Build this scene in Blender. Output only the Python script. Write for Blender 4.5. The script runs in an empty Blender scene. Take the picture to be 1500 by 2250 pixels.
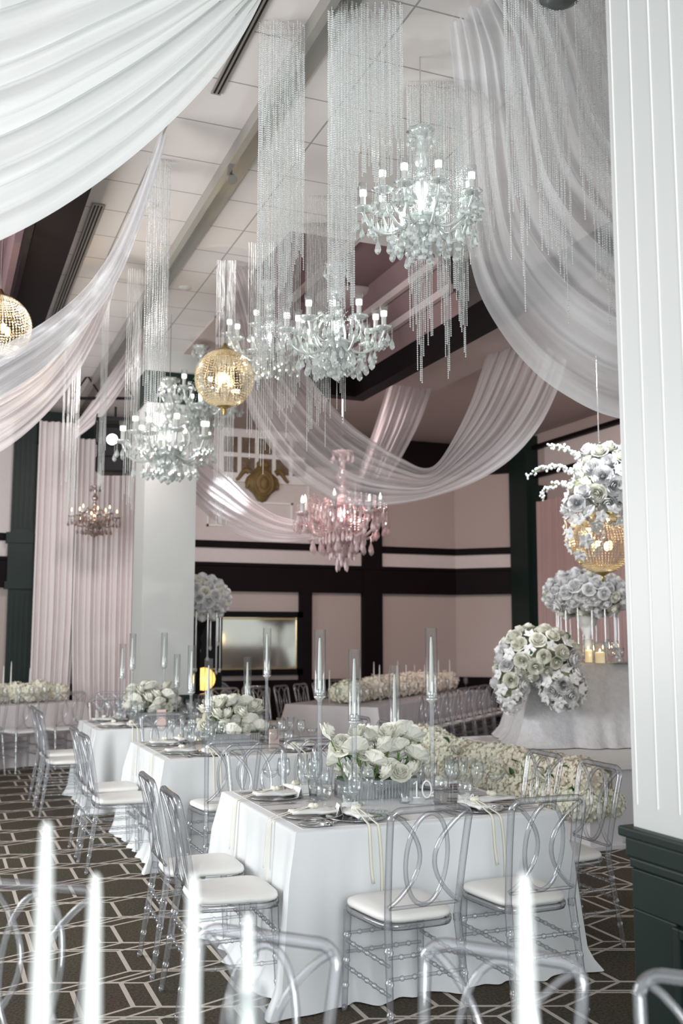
import bpy, math, random
from math import sin, cos, pi, radians, sqrt, atan, atan2, exp
random.seed(7)
R = random.Random(11)
SC = bpy.context.scene
COL = SC.collection

# ------------------------------------------------------------------ camera
HEAD = radians(22.0)          # the room's long axis is turned 22 degrees left of the view
PITCH = atan(267/2187.5)
EYE = 1.65
FPX = 2187.5
cam_data = bpy.data.cameras.new('camera')
cam = bpy.data.objects.new('camera', cam_data); COL.objects.link(cam)
cam.location = (0, 0, EYE)
cam.rotation_euler = (pi/2 + PITCH, 0, -HEAD)
cam_data.sensor_fit = 'VERTICAL'; cam_data.sensor_height = 36; cam_data.sensor_width = 24
cam_data.lens = 35
cam_data.clip_start = 0.05; cam_data.clip_end = 100
cam_data.dof.use_dof = True; cam_data.dof.focus_distance = 5.0; cam_data.dof.aperture_fstop = 2.5
SC.camera = cam

# ------------------------------------------------------------------ exposure, world, lights
SC.view_settings.view_transform = 'Standard'
SC.view_settings.look = 'None'
SC.view_settings.exposure = 0.12
SC.view_settings.gamma = 1.0
SC.view_settings.use_curve_mapping = False
SC.cycles.use_denoising = True
SC.cycles.transparent_max_bounces = 40
SC.cycles.max_bounces = 8
SC.cycles.sample_clamp_indirect = 4.0
SC.cycles.caustics_reflective = False
SC.cycles.caustics_refractive = False

wd = bpy.data.worlds.new('world'); SC.world = wd; wd.use_nodes = True
bg = wd.node_tree.nodes['Background']
bg.inputs[0].default_value = (0.94, 0.98, 1.0, 1); bg.inputs[1].default_value = 0.80

def area_light(name, loc, target, size, power, color=(1, 1, 1), size_y=None):
    d = bpy.data.lights.new(name, 'AREA'); d.energy = power; d.color = color
    d.shape = 'RECTANGLE'; d.size = size; d.size_y = size_y or size
    o = bpy.data.objects.new(name, d); COL.objects.link(o); o.location = loc
    v = [target[i]-loc[i] for i in range(3)]
    o.rotation_euler = (atan2(sqrt(v[0]**2+v[1]**2), -v[2]), 0, atan2(v[1], v[0]) - pi/2)
    return o
def point_light(name, loc, power, color=(1, 1, 1), r=0.05):
    d = bpy.data.lights.new(name, 'POINT'); d.energy = power; d.color = color; d.shadow_soft_size = r
    o = bpy.data.objects.new(name, d); COL.objects.link(o); o.location = loc
    return o
def spot_light(name, loc, target, power, color, angle=60, blend=0.6, r=0.05):
    d = bpy.data.lights.new(name, 'SPOT'); d.energy = power; d.color = color
    d.spot_size = radians(angle); d.spot_blend = blend; d.shadow_soft_size = r
    o = bpy.data.objects.new(name, d); COL.objects.link(o); o.location = loc
    v = [target[i]-loc[i] for i in range(3)]
    o.rotation_euler = (atan2(sqrt(v[0]**2+v[1]**2), -v[2]), 0, atan2(v[1], v[0]) - pi/2)
    return o

# added cool key lights, out of view behind and left of the camera
area_light('added_key_light', (-1.2, -5.5, 3.0), (2.6, 6.5, 1.8), 4.5, 400, (0.93, 0.98, 1.0), 3.0)
area_light('added_side_light', (-5.5, 6.0, 2.8), (3.0, 7.5, 1.2), 4.0, 200, (0.95, 0.98, 1.0), 2.6)
# added fill lights that brighten the ceiling and the drapes
area_light('added_ceiling_fill', (-2.6, 7.5, 2.4), (2.4, 7.0, 4.9), 2.6, 190, (1.0, 0.99, 0.97))
area_light('added_drape_fill', (0.3, -1.6, 2.7), (3.4, 6.5, 4.3), 1.8, 55, (0.98, 0.98, 1.0))
# rose coloured stage wash on the far end of the room
spot_light('rose_wash_back', (4.0, 10.2, 4.6), (6.2, 15.0, 2.2), 260, (1.0, 0.80, 0.77), 110, 1.0, 0.3)
spot_light('rose_wash_curtain', (1.6, 10.2, 4.5), (1.9, 15, 2.2), 220, (1.0, 0.88, 0.88), 100, 1.0, 0.3)
spot_light('rose_wash_right', (6.2, 9.5, 4.6), (8.9, 13.4, 2.4), 210, (1.0, 0.78, 0.74), 100, 1.0, 0.3)
spot_light('flower_spot', (3.3, 11.0, 4.3), (3.2, 12.7, 2.1), 220, (0.88, 0.94, 1.0), 26, 0.5, 0.05)
spot_light('stage_spot', (4.3, 5.9, 4.3), (6.0, 8.6, 2.0), 480, (0.92, 0.95, 1.0), 50, 0.6, 0.1)

# patterned beam (an added spotlight with a noise pattern) that throws bright patches on the white column and the far curtain
gb = spot_light('patterned_beam', (0.6, 4.2, 4.3), (2.3, 12.5, 1.9), 170, (0.93, 1.0, 0.98), 34, 0.35, 0.02)
gb.data.use_nodes = True; gnt = gb.data.node_tree
gem = gnt.nodes['Emission']; gtc = gnt.nodes.new('ShaderNodeTexCoord'); gno = gnt.nodes.new('ShaderNodeTexNoise'); grp = gnt.nodes.new('ShaderNodeValToRGB')
gno.inputs['Scale'].default_value = 22; gno.inputs['Detail'].default_value = 2
grp.color_ramp.elements[0].position = 0.56; grp.color_ramp.elements[1].position = 0.62
gnt.links.new(gtc.outputs['Normal'], gno.inputs['Vector']); gnt.links.new(gno.outputs['Fac'], grp.inputs[0]); gnt.links.new(grp.outputs[0], gem.inputs['Strength'])

# ------------------------------------------------------------------ helpers
def ray(px, py):
    x = (px-750)/FPX; y = (1125-py)/FPX
    f = cos(PITCH)-sin(PITCH)*y; z = sin(PITCH)+cos(PITCH)*y
    return (x*cos(HEAD)+f*sin(HEAD), -x*sin(HEAD)+f*cos(HEAD), z)
def W(px, py, d):                 # point seen at (px, py), d metres ahead
    r = ray(px, py); t = d/(r[0]*sin(HEAD)+r[1]*cos(HEAD)); return (r[0]*t, r[1]*t, EYE+r[2]*t)
def WZ(px, py, z):
    r = ray(px, py); t = (z-EYE)/r[2]; return (r[0]*t, r[1]*t, z)
def WY(px, py, Y):
    r = ray(px, py); t = Y/r[1]; return (r[0]*t, Y, EYE+r[2]*t)
def WX(px, py, X):
    r = ray(px, py); t = X/r[0]; return (X, r[1]*t, EYE+r[2]*t)

def vadd(a, b): return (a[0]+b[0], a[1]+b[1], a[2]+b[2])
def vsub(a, b): return (a[0]-b[0], a[1]-b[1], a[2]-b[2])
def vmul(a, s): return (a[0]*s, a[1]*s, a[2]*s)
def vcross(a, b): return (a[1]*b[2]-a[2]*b[1], a[2]*b[0]-a[0]*b[2], a[0]*b[1]-a[1]*b[0])
def vlen(a): return sqrt(a[0]**2+a[1]**2+a[2]**2)
def vnorm(a):
    l = vlen(a) or 1.0
    return (a[0]/l, a[1]/l, a[2]/l)
def lerp(a, b, t): return tuple(a[i]+(b[i]-a[i])*t for i in range(len(a)))

def spline(pts, n):
    """Catmull-Rom through pts, n samples evenly in arc length."""
    out = []
    P = [pts[0]]+list(pts)+[pts[-1]]
    for i in range(1, len(P)-2):
        p0, p1, p2, p3 = P[i-1], P[i], P[i+1], P[i+2]
        for k in range(12):
            t = k/12
            out.append(tuple(0.5*((2*p1[j])+(-p0[j]+p2[j])*t+(2*p0[j]-5*p1[j]+4*p2[j]-p3[j])*t*t+(-p0[j]+3*p1[j]-3*p2[j]+p3[j])*t**3) for j in range(len(p1))))
    out.append(tuple(pts[-1]))
    L = [0]
    for i in range(1, len(out)): L.append(L[-1]+vlen(vsub(out[i], out[i-1])))
    res = []; j = 0
    for k in range(n):
        s = L[-1]*k/(n-1)
        while j < len(L)-2 and L[j+1] < s: j += 1
        t = (s-L[j])/((L[j+1]-L[j]) or 1)
        res.append(lerp(out[j], out[j+1], min(1, max(0, t))))
    return res

class MB:
    def __init__(s): s.v = []; s.f = []; s.sm = []; s.uv = None
    def add(s, vs, fs, smooth=False):
        o = len(s.v); s.v.extend(vs)
        for f in fs: s.f.append(tuple(i+o for i in f)); s.sm.append(smooth)
        return s
    def box(s, c, size, rz=0, top=1.0, ax=None):
        x, y, z = size[0]/2, size[1]/2, size[2]/2
        vs = []
        for dz, k in ((-z, 1.0), (z, top)):
            for dx, dy in ((-x, -y), (x, -y), (x, y), (-x, y)):
                a, b = dx*k, dy*k
                vs.append((c[0]+a*cos(rz)-b*sin(rz), c[1]+a*sin(rz)+b*cos(rz), c[2]+dz))
        return s.add(vs, [(3, 2, 1, 0), (4, 5, 6, 7), (0, 1, 5, 4), (1, 2, 6, 5), (2, 3, 7, 6), (3, 0, 4, 7)])
    def box2(s, x0, x1, y0, y1, z0, z1):
        return s.box(((x0+x1)/2, (y0+y1)/2, (z0+z1)/2), (x1-x0, y1-y0, z1-z0))
    def tube(s, pts, r, n=8, closed=False, flat=1.0):
        m = len(pts); rr = r if isinstance(r, (list, tuple)) else [r]*m
        vs = []; prev = None
        for i, p in enumerate(pts):
            a = pts[(i-1) % m] if (closed or i > 0) else p
            b = pts[(i+1) % m] if (closed or i < m-1) else p
            t = vnorm(vsub(b, a))
            if prev is None:
                h = (0, 0, 1) if abs(t[2]) < 0.9 else (0, 1, 0)
                u = vnorm(vcross(t, h))
            else:
                dp = sum(prev[k]*t[k] for k in range(3))
                u = vnorm(tuple(prev[k]-dp*t[k] for k in range(3)))
            prev = u; w = vcross(t, u)
            for k in range(n):
                a_ = 2*pi*k/n; ca, sa = cos(a_)*rr[i], sin(a_)*rr[i]*flat
                vs.append(tuple(p[j]+u[j]*ca+w[j]*sa for j in range(3)))
        fs = []
        for i in range(m if closed else m-1):
            for k in range(n):
                a0 = i*n+k; a1 = i*n+(k+1) % n; b0 = ((i+1) % m)*n+k; b1 = ((i+1) % m)*n+(k+1) % n
                fs.append((a0, a1, b1, b0))
        s.add(vs, fs, True)
        if not closed:
            s.add(vs[:n], [tuple(reversed(range(n)))]); s.add(vs[-n:], [tuple(range(n))])
        return s
    def lathe(s, prof, n=16, c=(0, 0, 0), smooth=True, ax=None, lobes=0, lob=0.0):
        vs = []
        for (r, z) in prof:
            for k in range(n):
                a = 2*pi*k/n; q = r*(1+lob*cos(lobes*a)) if lobes else r
                vs.append((c[0]+q*cos(a), c[1]+q*sin(a), c[2]+z))
        fs = []
        for i in range(len(prof)-1):
            for k in range(n):
                fs.append((i*n+k, i*n+(k+1) % n, (i+1)*n+(k+1) % n, (i+1)*n+k))
        s.add(vs, fs, smooth)
        if prof[0][0] > 1e-5: s.add(vs[:n], [tuple(reversed(range(n)))])
        if prof[-1][0] > 1e-5: s.add(vs[-n:], [tuple(range(n))])
        return s
    def sph(s, c, r, n=10, m=7, sc=(1, 1, 1)):
        vs = []; fs = []
        for i in range(m+1):
            th = pi*i/m
            for k in range(n):
                a = 2*pi*k/n
                vs.append((c[0]+r*sc[0]*sin(th)*cos(a), c[1]+r*sc[1]*sin(th)*sin(a), c[2]-r*sc[2]*cos(th)))
        for i in range(m):
            for k in range(n):
                fs.append((i*n+k, i*n+(k+1) % n, (i+1)*n+(k+1) % n, (i+1)*n+k))
        return s.add(vs, fs, True)
    def grid(s, rows, smooth=True, uv=False):
        n = len(rows[0]); m = len(rows); o = len(s.v)
        vs = [p for r in rows for p in r]
        fs = [(i*n+k, i*n+k+1, (i+1)*n+k+1, (i+1)*n+k) for i in range(m-1) for k in range(n-1)]
        s.add(vs, fs, smooth)
        if uv: s.uv = (n, m)
        return s
    def bead(s, c, r):
        x, y, z = c
        o = len(s.v)
        s.v.extend([(x+r, y, z), (x, y+r, z), (x-r, y, z), (x, y-r, z), (x, y, z+r*1.15), (x, y, z-r*1.15)])
        for f in ((0, 1, 4), (1, 2, 4), (2, 3, 4), (3, 0, 4), (1, 0, 5), (2, 1, 5), (3, 2, 5), (0, 3, 5)):
            s.f.append((f[0]+o, f[1]+o, f[2]+o)); s.sm.append(False)
    def mesh(s, name, mat, sub=0):
        me = bpy.data.meshes.new(name)
        me.from_pydata(s.v, [], s.f)
        me.polygons.foreach_set('use_smooth', s.sm)
        if s.uv:
            n, m = s.uv; l = me.uv_layers.new(name='uv'); data = []
            for i in range(m-1):
                for k in range(n-1):
                    for (a, b) in ((i, k), (i, k+1), (i+1, k+1), (i+1, k)): data.extend((b/(n-1), a/(m-1)))
            l.data.foreach_set('uv', data)
        if mat: me.materials.append(mat)
        me.update()
        return me
    def build(s, name, mat, parent=None, bevel=0, sub=0, solid=0):
        o = bpy.data.objects.new(name, s.mesh(name, mat)); COL.objects.link(o)
        if parent: o.parent = parent
        if solid:
            md = o.modifiers.new('solid', 'SOLIDIFY'); md.thickness = solid
        if bevel:
            md = o.modifiers.new('bevel', 'BEVEL'); md.width = bevel; md.segments = 2; md.limit_method = 'ANGLE'
        if sub:
            md = o.modifiers.new('sub', 'SUBSURF'); md.levels = sub; md.render_levels = sub
        return o

def tag(o, label, cat, group=None, kind=None):
    o['label'] = label; o['category'] = cat
    if len(label.split()) > 16: print('LONG', len(label.split()), label)
    if group: o['group'] = group
    if kind: o['kind'] = kind
    return o
def struct(name, mb, mat, label=None, bevel=0):
    o = mb.build(name, mat, None, bevel); o['kind'] = 'structure'
    if label: o['label'] = label
    return o
def thing(name, label, cat, loc=(0, 0, 0), rz=0, group=None):
    o = bpy.data.objects.new(name, None); COL.objects.link(o); o.empty_display_size = 0.1
    o.location = loc; o.rotation_euler = (0, 0, rz)
    return tag(o, label, cat, group)
def dup(root, loc=None, rz=None, label=None, group=None, scale=None):
    r = root.copy(); COL.objects.link(r)
    for ch in list(root.children):
        c = ch.copy(); COL.objects.link(c); c.parent = r
        for g in ch.children:
            e = g.copy(); COL.objects.link(e); e.parent = c
    if loc is not None: r.location = loc
    if rz is not None: r.rotation_euler = (0, 0, rz)
    if label:
        r['label'] = label
        if len(label.split()) > 16: print('LONG', len(label.split()), label)
    if group: r['group'] = group
    if scale: r.scale = (scale,)*3 if not isinstance(scale, tuple) else scale
    return r

# ------------------------------------------------------------------ materials
def newmat(name):
    m = bpy.data.materials.new(name); m.use_nodes = True
    nt = m.node_tree
    for n in list(nt.nodes): nt.nodes.remove(n)
    out = nt.nodes.new('ShaderNodeOutputMaterial')
    return m, nt, out
def N(nt, t, **kw):
    n = nt.nodes.new(t)
    for k, v in kw.items():
        if k.startswith('i_'): n.inputs[int(k[2:])].default_value = v
        else: setattr(n, k, v)
    return n
def pbr(name, col, rough=0.5, metal=0, spec=0.5, var=0.0, vscale=8.0, bump=0.0, bscale=60.0, sheen=0, sub=0, trans=0, emit=None, estr=0, coat=0, stretch=None):
    m, nt, out = newmat(name)
    p = N(nt, 'ShaderNodeBsdfPrincipled')
    p.inputs['Base Color'].default_value = (*col, 1); p.inputs['Roughness'].default_value = rough
    p.inputs['Metallic'].default_value = metal; p.inputs['Specular IOR Level'].default_value = spec
    if sheen: p.inputs['Sheen Weight'].default_value = sheen
    if coat: p.inputs['Coat Weight'].default_value = coat
    if trans: p.inputs['Transmission Weight'].default_value = trans
    if sub:
        p.inputs['Subsurface Weight'].default_value = sub; p.inputs['Subsurface Radius'].default_value = (0.02, 0.02, 0.015)
    if emit:
        p.inputs['Emission Color'].default_value = (*emit, 1); p.inputs['Emission Strength'].default_value = estr
    tc = N(nt, 'ShaderNodeTexCoord')
    src = tc.outputs['Object']
    if stretch:
        mp = N(nt, 'ShaderNodeMapping'); mp.inputs['Scale'].default_value = stretch
        nt.links.new(src, mp.inputs[0]); src = mp.outputs[0]
    if var:
        no = N(nt, 'ShaderNodeTexNoise'); no.inputs['Scale'].default_value = vscale; no.inputs['Detail'].default_value = 4
        nt.links.new(src, no.inputs['Vector'])
        mx = N(nt, 'ShaderNodeMix', data_type='RGBA')
        mx.inputs[6].default_value = (*[c*(1-var) for c in col], 1); mx.inputs[7].default_value = (*[min(1, c*(1+var)) for c in col], 1)
        nt.links.new(no.outputs['Fac'], mx.inputs[0]); nt.links.new(mx.outputs[2], p.inputs['Base Color'])
    if bump:
        no = N(nt, 'ShaderNodeTexNoise'); no.inputs['Scale'].default_value = bscale
        nt.links.new(src, no.inputs['Vector'])
        b = N(nt, 'ShaderNodeBump'); b.inputs['Strength'].default_value = bump; b.inputs['Distance'].default_value = 0.01
        nt.links.new(no.outputs['Fac'], b.inputs['Height']); nt.links.new(b.outputs[0], p.inputs['Normal'])
    nt.links.new(p.outputs[0], out.inputs[0])
    return m
def clear_mat(name, tint=(0.96, 0.98, 0.98), edge=(0.45, 0.47, 0.49), body=0.06, gloss=0.10, glossedge=0.55, rough=0.03, bodycol=(0.85, 0.88, 0.9), power=2.0):
    """clear plastic or thin glass: see-through face on, darker and shinier towards grazing angles (Fresnel-like)"""
    m, nt, out = newmat(name)
    lw = N(nt, 'ShaderNodeLayerWeight'); lw.inputs[0].default_value = 0.5
    pw = N(nt, 'ShaderNodeMath', operation='POWER'); pw.inputs[1].default_value = power
    nt.links.new(lw.outputs['Facing'], pw.inputs[0])
    mx = N(nt, 'ShaderNodeMix', data_type='RGBA'); mx.inputs[6].default_value = (*tint, 1); mx.inputs[7].default_value = (*edge, 1)
    nt.links.new(pw.outputs[0], mx.inputs[0])
    tr = N(nt, 'ShaderNodeBsdfTransparent'); nt.links.new(mx.outputs[2], tr.inputs[0])
    df = N(nt, 'ShaderNodeBsdfDiffuse'); df.inputs[0].default_value = (*bodycol, 1)
    m1 = N(nt, 'ShaderNodeMixShader'); m1.inputs[0].default_value = body
    nt.links.new(tr.outputs[0], m1.inputs[1]); nt.links.new(df.outputs[0], m1.inputs[2])
    gl = N(nt, 'ShaderNodeBsdfGlossy'); gl.inputs['Roughness'].default_value = rough; gl.inputs[0].default_value = (1, 1, 1, 1)
    mr = N(nt, 'ShaderNodeMapRange'); mr.inputs[3].default_value = gloss; mr.inputs[4].default_value = glossedge
    nt.links.new(pw.outputs[0], mr.inputs[0])
    m2 = N(nt, 'ShaderNodeMixShader'); nt.links.new(mr.outputs[0], m2.inputs[0])
    nt.links.new(m1.outputs[0], m2.inputs[1]); nt.links.new(gl.outputs[0], m2.inputs[2])
    nt.links.new(m2.outputs[0], out.inputs[0])
    return m
def sheer(name, col, lo=0.35, hi=0.9, nscale=(3.0, 26.0, 1), transl=0.45, detail=3.0):
    """sheer chiffon: the weave's cover varies along gathered folds, read across the cloth's own uv"""
    m, nt, out = newmat(name)
    tc = N(nt, 'ShaderNodeTexCoord'); mp = N(nt, 'ShaderNodeMapping'); mp.inputs['Scale'].default_value = nscale
    no = N(nt, 'ShaderNodeTexNoise'); no.inputs['Scale'].default_value = 1.0; no.inputs['Detail'].default_value = detail; no.inputs['Distortion'].default_value = 0.4
    nt.links.new(tc.outputs['UV'], mp.inputs[0]); nt.links.new(mp.outputs[0], no.inputs['Vector'])
    mr = N(nt, 'ShaderNodeMapRange'); mr.inputs[1].default_value = 0.3; mr.inputs[2].default_value = 0.7; mr.inputs[3].default_value = lo; mr.inputs[4].default_value = hi
    nt.links.new(no.outputs['Fac'], mr.inputs[0])
    df = N(nt, 'ShaderNodeBsdfDiffuse'); df.inputs[0].default_value = (*col, 1)
    tl = N(nt, 'ShaderNodeBsdfTranslucent'); tl.inputs[0].default_value = (*col, 1)
    tr = N(nt, 'ShaderNodeBsdfTransparent'); tr.inputs[0].default_value = (1, 1, 1, 1)
    a = N(nt, 'ShaderNodeMixShader'); a.inputs[0].default_value = transl
    nt.links.new(df.outputs[0], a.inputs[1]); nt.links.new(tl.outputs[0], a.inputs[2])
    b = N(nt, 'ShaderNodeMixShader'); nt.links.new(mr.outputs[0], b.inputs[0])
    nt.links.new(tr.outputs[0], b.inputs[1]); nt.links.new(a.outputs[0], b.inputs[2])
    nt.links.new(b.outputs[0], out.inputs[0])
    return m

M = {}
M['white_paint'] = pbr('white_paint', (0.80, 0.80, 0.78), 0.6, var=0.02, vscale=3)
M['pier_white'] = pbr('pier_white', (0.57, 0.585, 0.575), 0.35, var=0.03, vscale=2)
M['green_trim'] = pbr('green_trim', (0.010, 0.020, 0.017), 0.45, spec=0.22, var=0.15, vscale=6)
M['dark_wood'] = pbr('dark_wood', (0.007, 0.004, 0.005), 0.6, spec=0.1, var=0.3, vscale=5)
M['wallpaper'] = pbr('wallpaper', (0.45, 0.38, 0.355), 0.7, var=0.06, vscale=30, bump=0.2, bscale=200, stretch=(1, 1, 6))
M['wallpaper_light'] = pbr('wallpaper_light', (0.64, 0.59, 0.575), 0.65, var=0.05, vscale=20)
M['tray_maroon'] = pbr('tray_maroon', (0.21, 0.13, 0.135), 0.6, var=0.1, vscale=3)
M['tray_stripe'] = pbr('tray_stripe', (0.55, 0.45, 0.44), 0.5)
M['ceil_pink'] = pbr('ceil_pink', (0.50, 0.41, 0.39), 0.7)
M['metal_grey'] = pbr('metal_grey', (0.30, 0.285, 0.26), 0.45, 0.3)
M['black'] = pbr('black', (0.005, 0.005, 0.006), 0.5, spec=0.12)
M['column_white'] = pbr('column_white', (0.49, 0.50, 0.485), 0.5, var=0.03, vscale=2)
M['chrome'] = pbr('chrome', (0.75, 0.75, 0.75), 0.12, 1.0)
M['silver'] = pbr('silver', (0.72, 0.72, 0.71), 0.22, 1.0)
M['mirror_box'] = pbr('mirror_box', (0.55, 0.58, 0.60), 0.15, 0.9)
M['gold'] = pbr('gold', (0.42, 0.29, 0.09), 0.3, 0.9)
M['gold_crest'] = pbr('gold_crest', (0.20, 0.135, 0.05), 0.6, 0.2, var=0.3, vscale=12)
M['brass'] = pbr('brass', (0.55, 0.40, 0.18), 0.25, 1.0)
M['cushion'] = pbr('cushion', (0.86, 0.86, 0.83), 0.45, var=0.01)
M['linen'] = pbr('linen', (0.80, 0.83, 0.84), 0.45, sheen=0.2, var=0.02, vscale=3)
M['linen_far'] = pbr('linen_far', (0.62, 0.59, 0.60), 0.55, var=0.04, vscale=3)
M['lace'] = pbr('lace', (0.70, 0.69, 0.71), 0.7, var=0.16, vscale=22, bump=0.9, bscale=45)
M['napkin'] = pbr('napkin', (0.86, 0.86, 0.84), 0.6, bump=0.1)
M['ribbon'] = pbr('ribbon', (0.84, 0.82, 0.70), 0.4)
M['card'] = pbr('card', (0.88, 0.88, 0.86), 0.6)
M['wax'] = pbr('wax', (0.72, 0.74, 0.72), 0.35, sub=0.15)
M['wax_warm'] = pbr('wax_warm', (0.9, 0.82, 0.65), 0.4, emit=(1.0, 0.72, 0.35), estr=0.5)
M['flame'] = pbr('flame', (1, 0.7, 0.3), 0.5, emit=(1.0, 0.72, 0.35), estr=9)
M['bulb'] = pbr('bulb', (1, 0.95, 0.85), 0.5, emit=(1.0, 0.95, 0.86), estr=3.0)
M['bulb_warm'] = pbr('bulb_warm', (1, 0.8, 0.5), 0.5, emit=(1.0, 0.66, 0.30), estr=5.0)
M['lens'] = pbr('lens', (1, 1, 1), 0.2, emit=(0.85, 1.0, 0.96), estr=14)
M['wick'] = pbr('wick', (0.05, 0.04, 0.04), 0.9)
M['rose'] = pbr('rose', (0.90, 0.90, 0.81), 0.55, sub=0.08, var=0.05, vscale=14)
M['rose_white'] = pbr('rose_white', (0.86, 0.86, 0.86), 0.55, sub=0.08, var=0.04, vscale=14)
M['hydrangea'] = pbr('hydrangea', (0.86, 0.86, 0.72), 0.6, var=0.05, vscale=12)
M['hydrangea_pink'] = pbr('hydrangea_pink', (0.83, 0.77, 0.65), 0.6, var=0.05, vscale=12)
M['leaf'] = pbr('leaf', (0.03, 0.11, 0.025), 0.45, var=0.3, vscale=20)
M['stem'] = pbr('stem', (0.10, 0.22, 0.04), 0.5, var=0.2, vscale=20)
M['moss'] = pbr('moss', (0.05, 0.09, 0.04), 0.8, var=0.4, vscale=30)
M['acrylic'] = clear_mat('acrylic', (0.95, 0.96, 0.975), (0.08, 0.085, 0.10), 0.08, 0.10, 0.42, 0.05, (0.88, 0.90, 0.94), 1.6)
M['glass'] = clear_mat('glass', (0.98, 0.99, 0.99), (0.50, 0.54, 0.56), 0.02, 0.05, 0.55, 0.02, power=3.0)
M['crystal'] = clear_mat('crystal', (0.93, 0.96, 0.95), (0.40, 0.45, 0.44), 0.42, 0.25, 0.7, 0.05, (0.92, 0.97, 0.95), 1.5)
M['crystal_warm'] = clear_mat('crystal_warm', (0.95, 0.90, 0.78), (0.6, 0.5, 0.32), 0.50, 0.30, 0.7, 0.06, (0.95, 0.86, 0.62), 1.5)
M['crystal_pink'] = clear_mat('crystal_pink', (0.95, 0.85, 0.85), (0.6, 0.42, 0.43), 0.60, 0.25, 0.6, 0.06, (0.98, 0.74, 0.74), 1.5)
M['beads'] = clear_mat('beads', (0.98, 0.99, 0.99), (0.85, 0.87, 0.87), 0.60, 0.30, 0.5, 0.12, (0.96, 0.98, 0.97), 1.5)
M['chiffon'] = sheer('chiffon', (0.80, 0.825, 0.815), 0.82, 1.0, (1.6, 22, 1), 0.35)
M['chiffon_sheer'] = sheer('chiffon_sheer', (0.92, 0.92, 0.94), 0.42, 0.90, (1.6, 11, 1), 0.4)
M['chiffon_rose'] = sheer('chiffon_rose', (0.80, 0.75, 0.765), 0.45, 0.95, (1.6, 15, 1), 0.4)
M['curtain'] = pbr('curtain', (0.78, 0.73, 0.73), 0.7, var=0.05, vscale=2)
M['curtain_dark'] = pbr('curtain_dark', (0.38, 0.27, 0.26), 0.7, var=0.08, vscale=3)
M['mirror'] = pbr('mirror', (0.62, 0.62, 0.55), 0.08, 1.0)
M['window_dark'] = pbr('window_dark', (0.16, 0.12, 0.09), 0.35, var=0.5, vscale=9)

def carpet_mat():
    m, nt, out = newmat('carpet_hexagon')
    L = nt.links
    tc = N(nt, 'ShaderNodeTexCoord')
    sep = N(nt, 'ShaderNodeSeparateXYZ'); L.new(tc.outputs['Object'], sep.inputs[0])
    def M2(op, a, b=None, c=None):
        n = N(nt, 'ShaderNodeMath', operation=op)
        for i, q in enumerate((a, b, c)):
            if q is None: continue
            if isinstance(q, (int, float)): n.inputs[i].default_value = q
            else: L.new(q, n.inputs[i])
        return n.outputs[0]
    def hexline(ox, oy, size, wid):
        # pointy-top hexagons: distance to nearest cell border
        X = M2('DIVIDE', M2('ADD', sep.outputs[0], ox), size*1.456); Y = M2('DIVIDE', M2('ADD', sep.outputs[1], oy), size)
        r3 = sqrt(3)
        def cell(dx, dy):
            ax = M2('SUBTRACT', M2('FLOORED_MODULO', M2('ADD', X, dx), r3), r3/2)
            ay = M2('SUBTRACT', M2('FLOORED_MODULO', M2('ADD', Y, dy), 3.0), 1.5)
            # hex distance with inradius r3/2
            ax = M2('ABSOLUTE', ax); ay = M2('ABSOLUTE', ay)
            return M2('MAXIMUM', ax, M2('ADD', M2('MULTIPLY', ax, 0.5), M2('MULTIPLY', ay, r3/2)))
        d = M2('MINIMUM', cell(0, 0), cell(r3/2, 1.5))
        e = M2('SUBTRACT', r3/2, d)          # 0 at the border
        return M2('LESS_THAN', e, wid/size)
    a = hexline(0.26, 0.20, 0.333, 0.0078)
    b = hexline(0.18, 0.69, 0.333, 0.0078)
    c_ = hexline(0.72, 0.17, 0.333, 0.0078)
    d_ = hexline(0.79, 0.65, 0.333, 0.0078)
    line = M2('MAXIMUM', M2('MAXIMUM', a, b), M2('MAXIMUM', c_, d_))
    n1 = N(nt, 'ShaderNodeTexNoise'); n1.inputs['Scale'].default_value = 75; n1.inputs['Detail'].default_value = 3
    n2 = N(nt, 'ShaderNodeTexNoise'); n2.inputs['Scale'].default_value = 3.0
    L.new(tc.outputs['Object'], n1.inputs['Vector']); L.new(tc.outputs['Object'], n2.inputs['Vector'])
    c1 = N(nt, 'ShaderNodeMix', data_type='RGBA'); c1.inputs[6].default_value = (0.0, 0.0, 0.0, 1); c1.inputs[7].default_value = (0.19, 0.165, 0.125, 1)
    L.new(n1.outputs['Fac'], c1.inputs[0])
    c2 = N(nt, 'ShaderNodeMix', data_type='RGBA'); c2.inputs[0].default_value = 0.3; c2.blend_type = 'MULTIPLY'
    L.new(c1.outputs[2], c2.inputs[6]); L.new(n2.outputs['Color'], c2.inputs[7])
    c3 = N(nt, 'ShaderNodeMix', data_type='RGBA'); c3.inputs[7].default_value = (0.56, 0.51, 0.455, 1)
    L.new(line, c3.inputs[0]); L.new(c2.outputs[2], c3.inputs[6])
    p = N(nt, 'ShaderNodeBsdfPrincipled'); p.inputs['Roughness'].default_value = 0.95; p.inputs['Specular IOR Level'].default_value = 0.1
    L.new(c3.outputs[2], p.inputs['Base Color'])
    bp = N(nt, 'ShaderNodeBump'); bp.inputs['Strength'].default_value = 0.5; bp.inputs['Distance'].default_value = 0.005
    L.new(n1.outputs['Fac'], bp.inputs['Height']); L.new(bp.outputs[0], p.inputs['Normal'])
    L.new(p.outputs[0], out.inputs[0])
    return m
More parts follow.
